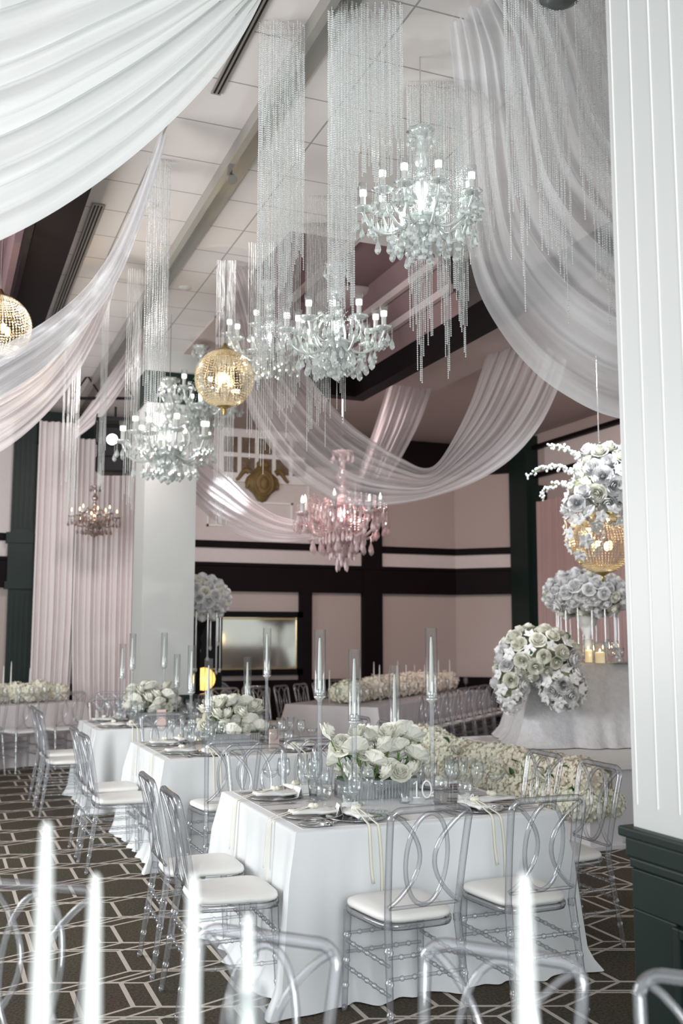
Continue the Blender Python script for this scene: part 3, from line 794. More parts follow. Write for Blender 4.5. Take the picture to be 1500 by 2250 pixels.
def hyd_mesh(seed, r=0.10, n=120, mat='hydrangea', flat=0.8, fs=0.021):
    rr = random.Random(seed); mb = MB()
    mb.sph((0, 0, 0), r*0.86, 14, 9, (1, 1, flat))
    for k in range(n):
        z = 1-2*(k+0.5)/n
        if z < -0.75: continue
        a = k*2.39996; q = sqrt(1-z*z)
        d = vnorm((q*cos(a)+rr.uniform(-.1, .1), q*sin(a)+rr.uniform(-.1, .1), z+rr.uniform(-.1, .1)))
        R_ = r*rr.uniform(0.92, 1.06); c = (d[0]*R_, d[1]*R_, d[2]*R_*flat)
        h = (0, 0, 1) if abs(d[2]) < 0.9 else (1, 0, 0)
        u = vnorm(vcross(d, h)); w = vcross(d, u); t0 = rr.uniform(0, 1.57)
        for p in range(4):
            a1 = t0+p*pi/2
            e = vadd(vmul(u, cos(a1)), vmul(w, sin(a1))); g = vadd(vmul(u, -sin(a1)), vmul(w, cos(a1)))
            s_ = fs*rr.uniform(0.8, 1.2); lift = rr.uniform(0.0, 0.5)
            tip = vadd(vadd(c, vmul(e, s_)), vmul(d, s_*lift))
            l = vadd(vadd(vadd(c, vmul(e, s_*0.55)), vmul(g, s_*0.45)), vmul(d, s_*0.1)); rg = vadd(vadd(vadd(c, vmul(e, s_*0.55)), vmul(g, -s_*0.45)), vmul(d, s_*0.1))
            mb.add([c, rg, tip, l], [(0, 1, 2, 3)], True)
    return mb
HYD = [hyd_mesh(k).mesh('hydrangea', M['hydrangea']) for k in range(2)]
HYDP = [hyd_mesh(5+k).mesh('hydrangea', M['hydrangea_pink']) for k in range(2)]
def orchid_mesh(seed, r=0.045):
    rr = random.Random(seed); mb = MB()
    for k in range(5):
        a0 = 2*pi*k/5+0.3; rows = []
        for i in range(5):
            t = i/4; row = []
            for j in range(5):
                s = -1+2*j/4; wdt = 0.42*sin(pi*min(1, 0.15+t*0.85)**1.1)
                x = r*t; y = s*r*wdt
                row.append((x*cos(a0)-y*sin(a0), x*sin(a0)+y*cos(a0), r*(0.25*t*t-0.12*s*s+0.05*rr.uniform(-1, 1))))
            rows.append(row)
        mb.grid(rows, True)
    mb.sph((0, 0, r*0.12), r*0.16, 8, 5)
    return mb
ORCH = [orchid_mesh(k).mesh('orchid', M['rose_white']) for k in range(2)]
def leaf_mesh(L=0.10, w=0.04):
    rows = []
    for i in range(7):
        t = i/6; row = []
        for j in range(5):
            s = -1+2*j/4; row.append((L*t, s*w*sin(pi*t)**0.8*0.6+0, 0.02*sin(pi*t)+0.012*s*s))
        rows.append(row)
    return MB().grid(rows, True)
LEAF = leaf_mesh().mesh('leaf', M['leaf'])

# ------------------------------------------------------------------ glassware (lathed shells)
def glass_proto(kind):
    P = {
     'wine_glass': [(0.033, 0), (0.033, 0.003), (0.006, 0.008), (0.0038, 0.02), (0.0038, 0.095), (0.010, 0.105), (0.030, 0.125), (0.037, 0.150), (0.035, 0.185), (0.029, 0.215), (0.0275, 0.215), (0.033, 0.185), (0.035, 0.150), (0.028, 0.127), (0.0, 0.108)],
     'champagne_flute': [(0.030, 0), (0.030, 0.003), (0.005, 0.008), (0.0035, 0.02), (0.0035, 0.110), (0.012, 0.130), (0.024, 0.165), (0.030, 0.235), (0.0285, 0.235), (0.0225, 0.165), (0.0, 0.122)],
     'coupe_glass': [(0.031, 0), (0.031, 0.003), (0.006, 0.008), (0.0038, 0.02), (0.0038, 0.10), (0.02, 0.108), (0.040, 0.125), (0.046, 0.150), (0.0445, 0.150), (0.038, 0.127), (0.0, 0.110)],
     'water_goblet': [(0.034, 0), (0.034, 0.004), (0.009, 0.012), (0.007, 0.03), (0.010, 0.05), (0.034, 0.07), (0.042, 0.10), (0.040, 0.15), (0.0385, 0.15), (0.040, 0.10), (0.032, 0.072), (0.0, 0.055)],
    }
    return MB().lathe(P[kind], 20)
GLASS = {k: glass_proto(k).mesh(k, M['glass']) for k in ('wine_glass', 'champagne_flute', 'coupe_glass', 'water_goblet')}
def glassware(kind, loc, label, group):
    o = bpy.data.objects.new(kind, GLASS[kind]); COL.objects.link(o); o.location = loc
    return tag(o, label, 'glass', group)
def cutlery_mesh(kind):
    mb = MB(); L = 0.20
    if kind == 'knife':
        mb.box((0, -0.05, 0.004), (0.013, 0.10, 0.006)); mb.box((0.002, 0.05, 0.004), (0.018, 0.10, 0.002), top=0.9)
    else:
        mb.box((0, -0.035, 0.004), (0.010, 0.125, 0.004)); mb.box((0, 0.045, 0.006), (0.022, 0.035, 0.003))
        if kind == 'fork':
            for k in range(4): mb.box((-0.0093+k*0.0062, 0.080, 0.007), (0.0028, 0.045, 0.0025))
        else: mb.sph((0, 0.075, 0.006), 0.02, 12, 6, (0.9, 1.5, 0.15))
    return mb
CUT = {k: cutlery_mesh(k).mesh(k, M['silver']) for k in ('knife', 'fork', 'spoon')}

def set_place(x, y, face, ztop, seat, table, first=False, detail=2):
    """one place: facing = heading from the sitter to the table centre; edge point (x, y) of the table"""
    a = -radians(face)
    def at(dx, dy): return (x+dx*cos(a)-dy*sin(a), y+dx*sin(a)+dy*cos(a))
    who = '%s of %s' % (seat, table)
    px, py = at(0, 0.20)
    pl = MB().lathe([(0.0, 0.003), (0.085, 0.003), (0.125, 0.010), (0.148, 0.014), (0.150, 0.011), (0.125, 0.006), (0.08, 0.0), (0.0, 0.0)], 40).build('charger_plate', M['silver_glass'])
    pl.location = (px, py, ztop+0.001); tag(pl, 'round silver-rimmed glass plate at the %s' % who, 'plate', 'charger plates')
    nk = thing('napkin', 'folded white napkin with hanging cream ribbon, %s' % who, 'napkin', (px, py, ztop+0.016), a, 'white napkins')
    m = MB(); rows = []
    for i in range(7):
        v = -1+2*i/6; rows.append([(0.042*(-1+2*j/6)*(1-0.35*exp(-(v/0.3)**2)), 0.115*v, 0.010+0.006*sin(j*1.3+i)+0.012*(1-(-1+2*j/6)**2)) for j in range(7)])
    m.grid(rows, True); m.build('cloth', M['napkin'], nk, solid=0.012)
    kn = MB(); kn.sph((0, 0.0, 0.036), 0.022, 10, 6, (1.3, 0.9, 0.7)); kn.sph((0.018, 0.012, 0.038), 0.014, 8, 5); kn.build('ribbon_knot', M['ribbon'], nk)
    rb = MB()
    drop = 0.28+0.08*R.random()
    for s in (-1, 1):
        pts = [(0.006*s, 0, 0.036), (0.014*s, -0.08, 0.022), (0.018*s, -0.15, 0.004), (0.022*s, -0.206, -0.008), (0.024*s, -0.222, -0.03), (0.026*s+0.004, -0.236, -drop*0.6), (0.022*s+0.006, -0.245, -drop-0.05*s)]
        pts = spline(pts, 22); w = 0.007
        rb.grid([[(p[0]-w, p[1], p[2]), (p[0]+w, p[1], p[2])] for p in pts], True)
    rb.build('ribbon', M['ribbon'], nk, solid=0.001)
    for kind, dx, dy in (('fork', -0.175, 0.16), ('fork', -0.20, 0.15), ('knife', 0.175, 0.16), ('spoon', 0.205, 0.15)):
        q = bpy.data.objects.new(kind, CUT[kind]); COL.objects.link(q); cx, cy = at(dx, dy); q.location = (cx, cy, ztop+0.002); q.rotation_euler = (0, 0, a)
        nm = {'fork': 'outer ' if dx < -0.19 else 'inner ', 'knife': '', 'spoon': ''}[kind]
        tag(q, '%ssilver %s at the %s' % (nm, kind, who), kind, 'silver cutlery')
    if detail > 1:
        cx, cy = at(0.02, 0.33)
        pc = MB(); pc.add([(-0.045, -0.018, 0), (0.045, -0.018, 0), (0.045, 0, 0.055), (-0.045, 0, 0.055), (-0.045, 0.018, 0), (0.045, 0.018, 0)], [(0, 1, 2, 3), (3, 2, 5, 4)])
        o = pc.build('place_card', M['card'], solid=0.001); o.location = (cx, cy, ztop+0.002); o.rotation_euler = (0, 0, a+R.uniform(-0.2, 0.2))
        tag(o, 'small white folded place card at the %s' % who, 'place card', 'place cards')
    for kind, dx, dy in (('wine_glass', 0.13, 0.38), ('champagne_flute', 0.05, 0.43), ('coupe_glass', 0.20, 0.33), ('water_goblet', -0.09, 0.40)):
        cx, cy = at(dx+R.uniform(-.01, .01), dy+R.uniform(-.012, .012))
        glassware(kind, (cx, cy, ztop+0.002), 'clear %s at the %s' % ({'wine_glass': 'tall stemmed wine glass', 'champagne_flute': 'narrow champagne flute', 'coupe_glass': 'wide shallow coupe glass', 'water_goblet': 'short-stemmed water goblet'}[kind], who), 'glassware')
M['silver_glass'] = clear_mat('silver_glass', (0.80, 0.80, 0.80), (0.4, 0.4, 0.4), 0.15, 0.4, 0.8, 0.08)

# ------------------------------------------------------------------ candle holders
def tall_holder(loc, z_cup, tube_h, label, group, clabel, cgroup, candle_h=0.30, tube=True, tr_=0.033, cmat='wax', cr=0.0115):
    """z_cup: world height of the cup on which the glass tube stands"""
    t = thing('candle_holder', label, 'candle holder', loc, 0, group)
    h = z_cup-loc[2]
    MB().lathe([(0.045, 0), (0.046, 0.006), (0.040, 0.012), (0.016, 0.018), (0.012, 0.03)], 20).build('base', M['glass'], t)
    MB().lathe([(0.012, 0.028), (0.0125, 0.04), (0.0125, h-0.05), (0.013, h-0.03)], 14).build('stem', M['acrylic'], t)
    MB().lathe([(0.011, h-0.03), (0.016, h-0.02), (0.03, h-0.008), (0.033, h), (0.030, h+0.002), (0.016, h+0.004), (0.020, h+0.016), (0.022, h+0.030), (0.016, h+0.040), (0.0135, h+0.040), (0.0135, h+0.020), (0.0, h+0.018)], 20).build('cup', M['crystal'], t)
    if tube:
        MB().lathe([(tr_, h+0.003), (tr_, h+tube_h), (tr_-0.002, h+tube_h), (tr_-0.002, h+0.003)], 28).build('glass_tube', M['glass_tube'], t)
    c = thing('taper_candle', clabel, 'candle', (loc[0], loc[1], z_cup+0.019), 0, cgroup)
    MB().lathe([(cr, 0), (cr, candle_h*0.1), (cr*0.92, candle_h*0.45), (cr*0.62, candle_h*0.88), (cr*0.42, candle_h*0.985), (0.0, candle_h)], 14).build('wax', M[cmat], c)
    MB().tube([(0, 0, candle_h-0.002), (0.001, 0, candle_h+0.006), (0.003, 0, candle_h+0.011)], 0.0009, 5).build('wick', M['wick'], c)
    return t
M['glass_tube'] = clear_mat('glass_tube', (0.975, 0.985, 0.985), (0.30, 0.33, 0.35), 0.015, 0.05, 0.5, 0.02, power=5.0)
M['overlay'] = pbr('overlay', (0.72, 0.715, 0.715), 0.35, 0.0, var=0.06, vscale=15)
M['pink_card'] = pbr('pink_card', (0.78, 0.60, 0.55), 0.5)
M['amber'] = pbr('amber', (0.9, 0.5, 0.12), 0.25, emit=(1.0, 0.55, 0.15), estr=1.6, var=0.4, vscale=14)
M['crystal_bronze'] = clear_mat('crystal_bronze', (0.75, 0.65, 0.60), (0.25, 0.16, 0.12), 0.5, 0.3, 0.6, 0.1, (0.38, 0.26, 0.22), 1.5)
M['beads_grey'] = clear_mat('beads_grey', (0.75, 0.72, 0.72), (0.4, 0.38, 0.38), 0.5, 0.3, 0.6, 0.1, (0.55, 0.52, 0.52), 1.5)
M['spk'] = pbr('spk', (0.12, 0.13, 0.125), 0.35, 0.3)
M['rose_fill'] = pbr('rose_fill', (0.40, 0.42, 0.28), 0.7, var=0.4, vscale=25)
M['bulb_soft'] = pbr('bulb_soft', (1, 0.85, 0.6), 0.5, emit=(1.0, 0.74, 0.40), estr=1.5)
# ------------------------------------------------------------------ the three banquet tables of the near row
ZT = 0.752
TABLES = [
 dict(n='the nearest table', cx=2.27, cy=5.05, hx=0.71, hy=0.64, lab='floor-length white satin cloth on the nearest table, the one with the number 10'),
 dict(n='the second table', cx=2.26, cy=7.87, hx=0.71, hy=0.67, lab='floor-length white cloth on the second table of the row, behind the nearest one'),
 dict(n='the third table', cx=2.12, cy=10.25, hx=0.69, hy=0.60, lab='floor-length white cloth on the third table, in front of the white column')]
for i, t in enumerate(TABLES):
    cl = make_cloth(t['hx'], t['hy'], 0.752, 40+i, flare=0.045, puddle=0.07 if i == 0 else 0.04).build('tablecloth', M['linen'])
    cl.location = (t['cx'], t['cy'], 0); tag(cl, t['lab'], 'tablecloth', 'white tablecloths of the near row')
    # runner of silvery lace on the top
    rn = MB().box((0, 0, 0.001), (t['hx']*2-0.10, t['hy']*2-0.10, 0.002)).build('table_overlay', M["overlay"])
    rn.location = (t['cx'], t['cy'], ZT); tag(rn, 'thin silvery grey mat covering the middle of %s' % t['n'], 'table runner', 'table overlays')
ZT2 = ZT+0.002
# place settings: (dx, dy, heading, name)
def seats_of(t):
    cx, cy, hx, hy = t['cx'], t['cy'], t['hx'], t['hy']
    return [(cx-0.33, cy-hy, 0, 'front left seat'), (cx+0.33, cy-hy, 0, 'front right seat'),
            (cx-hx, cy-0.31, 90, 'near left-side seat'), (cx-hx, cy+0.29, 90, 'far left-side seat'),
            (cx+hx, cy-0.31, 270, 'near right-side seat'), (cx+hx, cy+0.29, 270, 'far right-side seat'),
            (cx-0.33, cy+hy, 180, 'back left seat'), (cx+0.33, cy+hy, 180, 'back right seat')]
for i, t in enumerate(TABLES):
    for (x, y, f, nm) in seats_of(t):
        set_place(x, y, f, ZT2, nm, t['n'], detail=2 if i == 0 else 1)
# chairs round the tables
G1 = 'clear dining chairs at the near row of tables'
for i, t in enumerate(TABLES):
    cx, cy, hx, hy = t['cx'], t['cy'], t['hx'], t['hy']
    off = 0.31
    sx = 0.30
    P = [(1.94, cy-hy-off, 0, 'left one of the front pair at %s'),
         (2.535, cy-hy-off+0.02, 0, 'right one of the front pair at %s'),
         (cx-hx-off, cy-0.39, 90, 'nearer of the left-side pair at %s'),
         (cx-hx-off, cy+0.15, 90, 'further of the left-side pair at %s'),
         (cx+hx+off, cy-0.31, 270, 'nearer of the right-side pair at %s'),
         (cx+hx+off, cy+0.24, 270, 'further of the right-side pair at %s'),
         (cx-0.33, cy+hy+off, 180, 'left one of the back pair at %s'),
         (cx+0.26, cy+hy+off, 180, 'right one of the back pair at %s')]
    P[2] = (P[2][0]+0.055, P[2][1]-0.03)+P[2][2:]; P[3] = (P[3][0]+0.055, P[3][1]-0.03)+P[3][2:]
    P[4] = (P[4][0]-0.10, P[4][1])+P[4][2:]; P[5] = (P[5][0]-0.10, P[5][1])+P[5][2:]
    if i == 2: P[2] = (1.20, 9.80)+P[2][2:]; P[3] = (1.20, 10.40)+P[3][2:]
    if i == 1: P[0] = (1.90, cy-hy-0.28, 0, P[0][3]); P[1] = (2.45, cy-hy-0.27, 0, P[1][3])
    for k, (x, y, f, nm) in enumerate(P):
        if i == 2 and k in (4, 5, 7): continue
        chair(x, y, f+R.uniform(-2, 2), 'clear acrylic chair, '+nm % t['n'], G1)

# ---- rose boxes
def rose_box(cx, cy, n, w, h, label, seed, layers=4):
    rr = random.Random(seed)
    t = thing('flower_arrangement', label, 'flowers', (cx, cy, ZT2), 0, 'rose boxes on the near tables')
    b = MB(); bw, bd, bh = 0.44, 0.17, 0.10
    b.box2(-bw/2, bw/2, -bd/2, bd/2, 0, bh)
    for s in range(23): b.tube([(-bw/2+0.01+s*bw/23.3, -bd/2, 0.002), (-bw/2+0.01+s*bw/23.3, -bd/2, bh-0.002)], 0.004, 5)
    b.build('box', M['mirror_box'], t)
    MB().box2(-bw/2+0.01, bw/2-0.01, -bd/2+0.01, bd/2-0.01, bh, bh+0.012).build('moss', M['moss'], t)
    k = 0; pts = []
    tries = 0
    while len(pts) < n and tries < 6000:
        tries += 1
        a = rr.uniform(0, 2*pi); q = sqrt(rr.random()); z = rr.uniform(0.14, h)
        prof = 1.0 if z < h*0.65 else sqrt(max(0.05, 1-((z-h*0.65)/(h*0.42))**2))
        x = cos(a)*q*w/2*prof; y = sin(a)*q*0.14*prof
        if all((x-p[0])**2+(y-p[1])**2*0.8+(z-p[2])**2 > 0.078**2 for p in pts): pts.append((x, y, z))
    if seed == 3: pts.append((-0.30, -0.02, h+0.0))
    for (x, y, z) in pts:
        tx = -y*2.0+rr.uniform(-.3, .3)-0.25; ty = x*1.8+rr.uniform(-.3, .3)
        sc = rr.uniform(1.12, 1.4)
        ob = obj_of(ROSE[rr.randrange(3)], 'rose', t, (x, y, z), (0.75 if y < 0.03 else 0.1, ty*0.9, rr.uniform(0, 6)), sc)
        st = MB(); bx = max(-bw/2+0.02, min(bw/2-0.02, x*0.75)); by = max(-0.06, min(0.06, y*0.6))
        st.tube(spline([(bx, by, bh), ((bx+x)/2+0.01, (by+y)/2, (bh+z)/2), (x, y, z-0.02)], 6), 0.0035, 6)
        st.build('stem', M['stem'], t)
    for j in range(14):
        a = rr.uniform(0, 2*pi)
        obj_of(LEAF, 'leaf', t, (cos(a)*w*0.3, sin(a)*0.08, rr.uniform(bh, h*0.6)), (rr.uniform(-.6, .6), rr.uniform(-.8, .3), a), rr.uniform(0.5, 0.9))
    return t
rose_box(2.30, 5.17, 32, 0.56, 0.37, 'mirrored box of tall white roses on the nearest table', 3)
rose_box(2.25, 7.95, 38, 0.52, 0.38, 'mirrored box of white roses on the second table', 4)
rose_box(2.08, 10.35, 36, 0.50, 0.38, 'mirrored box of white roses on the third table', 5)

# ---- tall candle holders with glass tubes:  pixel of tube top, pixel of tube bottom, distance
HG = 'tall glass candle holders'; CG = 'white taper candles in glass tubes'
def holder_px(px, ytop, ybot, d, label, clabel):
    a = W(px, ybot, d); b = W(px, ytop, d)
    th = b[2]-a[2]
    tall_holder((a[0], a[1], ZT2), a[2], th, label, HG, clabel, CG, candle_h=th*0.88-0.02)
for (px, yt, yb, d, nm) in ((702, 1383, 1530, 5.55, 'back left of the nearest table\'s rose box'), (778, 1427, 1585, 5.38, 'before the left half of the nearest table\'s roses'),
                            (948, 1380, 1535, 5.48, 'right of the nearest table\'s rose box'), (867, 1462, 1618, 5.92, 'behind the rose box on the nearest table'),
                            (457, 1447, 1562, 7.8, 'in front of the roses on the second table'), (543, 1443, 1534, 8.5, 'behind the roses on the second table'),
                            (586, 1380, 1484, 8.15, 'tallest on the second table, right of its roses'), (420, 1418, 1520, 8.3, 'at the left of the roses on the second table'),
                            (268, 1415, 1488, 10.3, 'at the left of the roses on the third table'), (290, 1392, 1468, 10.05, 'left of centre on the third table'),
                            (360, 1390, 1464, 10.45, 'in front of the white column on the third table'), (388, 1437, 1508, 10.4, 'at the right of the roses on the third table')):
    holder_px(px, yt, yb, d, 'tall clear candle holder %s' % nm, 'white taper candle in the tube %s' % nm)
# short tea glasses
for k, (x, y, nm) in enumerate(((2.05, 4.98, 'left of the rose box'), (2.36, 4.92, 'in front of the rose box'), (2.62, 5.3, 'behind the number stand'), (2.0, 5.35, 'behind the rose box\'s left end'))):
    o = thing('votive_glass', 'small ribbed clear votive glass %s on the nearest table' % nm, 'candle glass', (x, y, ZT2), 0, 'votive glasses')
    MB().lathe([(0.034, 0), (0.036, 0.008), (0.038, 0.085), (0.036, 0.085), (0.033, 0.012), (0.0, 0.010)], 32, lobes=16, lob=0.02).build('glass', M['glass'], o)
    MB().lathe([(0.026, 0.012), (0.026, 0.03), (0.0, 0.031)], 16).build('wax', M['wax'], o)
# ---- the table number
tn = thing('table_number', 'clear upright table number sign with white numerals 10 on the nearest table', 'table number', (2.42, 4.86, ZT2), radians(-20))
MB().box2(-0.065, 0.065, -0.002, 0.002, 0.012, 0.15).build('panel', M['glass'], tn, bevel=0.001)
MB().box2(-0.07, 0.07, -0.02, 0.02, 0, 0.012).build('base', M['acrylic'], tn, bevel=0.003)
ng = MB()
ng.tube([(-0.042, -0.006, 0.105), (-0.026, -0.006, 0.122), (-0.026, -0.006, 0.035)], 0.0045, 6)
ng.tube([(-0.046, -0.006, 0.035), (-0.008, -0.006, 0.035)], 0.004, 6)
ng.build('numeral_one', M['card'], tn)
ng = MB(); ng.tube([(0.028+0.024*cos(2*pi*k/28), -0.006, 0.078+0.043*sin(2*pi*k/28)) for k in range(28)], 0.0045, 6, True)
ng.build('numeral_zero', M['card'], tn)
# small round side plate with cutlery at the near corner
sp = MB().lathe([(0.0, 0.003), (0.06, 0.003), (0.085, 0.012), (0.087, 0.010), (0.06, 0.0), (0.0, 0.0)], 40).build('side_plate', M['silver_glass'])
sp.location = (1.70, 4.53, ZT2); tag(sp, 'small clear glass side plate at the near left corner of the nearest table', 'plate')
# pink printed cards on the tables
for (x, y, t_, nm) in ((2.50, 7.60, 0.3, 'second table'), (2.10, 9.95, -0.1, 'third table')):
    cd = MB().box((0, 0, 0.075), (0.09, 0.012, 0.15)).build('menu_card', M['pink_card']); cd.location = (x, y, ZT2); cd.rotation_euler = (0, 0, t_)
    tag(cd, 'small upright pale pink card stand on the %s' % nm, 'card')

# ------------------------------------------------------------------ foreground table, chairs and tapers
fx, fy = 0.7071, 0.7071       # outward normal of the foreground table edge
def FT(n, t): return (fx*n-0.7071*t, fy*n+0.7071*t)
c0 = FT(1.12, 0.75)
cl = make_cloth(1.35, 0.60, 0.752, 77, puddle=0.03).build('tablecloth', M['linen']); cl.location = (c0[0], c0[1], 0); cl.rotation_euler = (0, 0, radians(-45))
tag(cl, 'white cloth of the closest table, carrying the blurred foreground candles', 'tablecloth')
FG = 'blurred foreground chairs'
for (xl, yl, xr, yr, nm) in ((0.17, 3.20, 0.455, 2.975, 'at the left edge of the picture'), (0.652, 2.51, 0.890, 2.262, 'left of centre at the bottom of the picture'),
                             (1.106, 2.206, 1.352, 1.93, 'right of centre at the bottom of the picture'), (1.43, 1.84, 1.69, 1.57, 'in the bottom right corner before the green wainscot')):
    cx, cy = (xl+xr)/2, (yl+yr)/2
    ang = atan2(yr-yl, xr-xl)            # along the back rail
    # chair local: back rail at y = -0.27, facing +y; here the sitter faces the camera side (-n)
    face = ang+pi                        # local x axis reversed
    lx = (cos(face), sin(face)); ly = (-sin(face), cos(face))
    px, py = cx+ly[0]*0.275, cy+ly[1]*0.275
    chair(px, py, -math.degrees(face), 'blurred clear chair facing the camera %s' % nm, FG)
FC = 'blurred foreground tapers'
for (px, py, d, nm) in ((103, 1812, 1.08, 'tallest and leftmost of the blurred foreground candles'), (210, 1925, 1.16, 'second from left of the blurred foreground candles'),
                        (425, 1925, 1.15, 'in the middle of the blurred foreground candles'), (545, 2012, 1.22, 'shortest of the blurred foreground candles'),
                        (1150, 1925, 0.98, 'rightmost of the blurred foreground candles')):
    tip = W(px, py, d)
    tall_holder((tip[0], tip[1], 0.754), tip[2]-0.325, 0.30, 'clear holder of the taper %s' % nm, 'foreground candle holders', 'white taper candle, %s' % nm, FC, candle_h=0.31, tube=False, cr=0.0120)
tip = W(545, 2012, 1.22)
hg = MB().lathe([(0.042, 0), (0.044, 0.06), (0.036, 0.13), (0.024, 0.19), (0.022, 0.24), (0.0205, 0.24), (0.0225, 0.19), (0.034, 0.13), (0.042, 0.06), (0.040, 0.002)], 24).build('glass_chimney', M['glass'])
hg.location = (tip[0], tip[1], tip[2]-0.325+0.005); tag(hg, 'blurred clear glass chimney round the shortest foreground candle', 'candle glass')
# ------------------------------------------------------------------ long table in the middle distance, turned 45 degrees
def frame2(o, ang):
    return lambda a, b: (o[0]+a*cos(ang)-b*sin(ang), o[1]+a*sin(ang)+b*cos(ang))
LA = radians(41)
MTn = (4.62, 11.82)              # middle of the near end
F = frame2(MTn, LA)              # a: along the table, b: to its left
LEN = 4.2
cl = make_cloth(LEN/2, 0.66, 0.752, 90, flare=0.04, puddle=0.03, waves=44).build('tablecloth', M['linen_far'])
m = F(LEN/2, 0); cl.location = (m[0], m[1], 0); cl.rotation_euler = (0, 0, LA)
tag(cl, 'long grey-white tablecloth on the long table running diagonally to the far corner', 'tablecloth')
GM = 'clear chairs along the long diagonal table'
for k in range(10):
    p = F(0.14+k*0.42, -0.97); chair(p[0], p[1], -math.degrees(LA), 'clear chair along the right of the long diagonal table, number %s from this end' % ['one', 'two', 'three', 'four', 'five', 'six', 'seven', 'eight', 'nine', 'ten', 'eleven', 'twelve'][k], GM)
for k in range(7):
    p = F(0.35+k*0.55, 0.97); chair(p[0], p[1], 180-math.degrees(LA), 'clear chair on the far side of the long diagonal table, %s from its near end' % ['first', 'second', 'third', 'fourth', 'fifth', 'sixth', 'seventh'][k], 'clear chairs on the far side of the long diagonal table')
GH = 'hydrangea heads on the long diagonal table'
k = 0
for i in range(11):
    for j in range(2):
        p = F(0.42+i*0.34+0.05*R.uniform(-1, 1), (-0.10+0.2*j)+R.uniform(-.03, .03))
        o = bpy.data.objects.new('hydrangea', (HYD if i == 0 else HYDP)[k % 2]); COL.objects.link(o)
        sc = 1.55+0.5*R.random(); o.location = (p[0], p[1], 0.752+0.082*sc); o.scale = (sc, sc, sc); o.rotation_euler = (0, 0, R.uniform(0, 6))
        tag(o, 'cream hydrangea head in the low centre row of the long diagonal table', 'flowers', GH); k += 1
def taper(x, y, z0, h, label, group, base=True, cr=0.011, mat='wax'):
    c = thing('taper_candle', label, 'candle', (x, y, z0), 0, group)
    MB().lathe([(0.02, 0), (0.02, 0.006), (0.006, 0.010), (0.006, 0.03), (0.016, 0.036), (0.016, 0.05), (cr, 0.05)], 12).build('holder', M['crystal'], c)
    MB().lathe([(cr, 0.05), (cr*0.92, h*0.5), (cr*0.5, h*0.95), (0.0, h)], 10).build('wax', M[mat], c)
    return c
tp = None
for i, a in enumerate((0.25, 0.38, 0.95, 1.10, 1.42, 1.75, 1.85, 2.25, 2.42, 2.60, 3.1, 3.2, 3.45, 3.75)):
    p = F(a+0.1, (-0.25, 0.26, -0.2, 0.24)[i % 4]); h = 0.40+0.12*R.random()
    if tp is None: tp = taper(p[0], p[1], 0.752, 0.47, 'white taper candle standing among the hydrangeas of the long diagonal table', 'tapers on the long diagonal table')
    else: o = dup(tp, (p[0], p[1], 0.752)); o.scale = (1, 1, h/0.47)
for i in range(10):
    p = F(0.2+i*0.40, -0.42); glassware('wine_glass', (p[0], p[1], 0.753), 'clear wine glass in the row along the right edge of the long diagonal table', 'glasses on the long diagonal table')
for i in range(3):
    p = F(0.16, -0.35+i*0.32); glassware('wine_glass', (p[0], p[1], 0.753), 'clear wine glass in the row at the near end of the long diagonal table', 'glasses at the near end of the long diagonal table')

# ------------------------------------------------------------------ long table on the far left
LB = radians(22)
F2 = frame2((-0.35, 12.68), LB)    # left end of the front edge, b: away from the camera
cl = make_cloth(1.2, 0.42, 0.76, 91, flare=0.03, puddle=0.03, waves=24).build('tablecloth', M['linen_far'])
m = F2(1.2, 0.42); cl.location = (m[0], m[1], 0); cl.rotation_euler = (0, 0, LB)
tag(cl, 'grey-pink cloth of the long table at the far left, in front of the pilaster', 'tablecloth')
for k, (a, nm) in enumerate(((0.85, 'third from the right'), (1.35, 'second from the right'), (1.86, 'rightmost'))):
    p = F2(a, -0.30); chair(p[0], p[1], -math.degrees(LB), 'clear chair at the far left long table, %s of its row' % nm, 'clear chairs at the far left table')
for i in range(11):
    p = F2(0.72+i*0.15, 0.42+R.uniform(-.08, .08)); sc = 1.3+0.4*R.random()
    o = bpy.data.objects.new('hydrangea', HYD[i % 2]); COL.objects.link(o); o.location = (p[0], p[1], 0.76+0.085*sc); o.scale = (sc,)*3
    tag(o, 'cream hydrangea head in the low row on the far left table', 'flowers', 'hydrangea heads on the far left table')
for i, (a, h, nm) in enumerate(((0.98, 0.47, 'leftmost of the three'), (1.42, 0.49, 'left one of the close pair'), (1.52, 0.54, 'right one of the close pair'), (1.78, 0.45, 'in front of the pink curtain'))):
    p = F2(a, 0.38); o = dup(tp, (p[0], p[1], 0.76), None, 'white taper candle on the far left table, %s' % nm, 'tapers on the far left table'); o.scale = (1, 1, h/0.47)
for i in range(5):
    p = F2(1.35+i*0.18, 0.18); glassware('wine_glass', (p[0], p[1], 0.761), 'clear wine glass along the front edge of the far left table', 'glasses on the far left table')

# a few more far chairs behind the third table and by the mirror wall
for (x, y, f, nm) in ((1.95, 12.35, 200, 'standing alone between the pink curtain and the third table'), (3.62, 12.75, 175, 'in front of the mirror, left one'), (4.05, 13.0, 190, 'in front of the mirror, right one'), (3.2, 11.6, 120, 'to the right of the white column')):
    chair(x, y, f, 'far clear chair %s' % nm, 'far chairs')
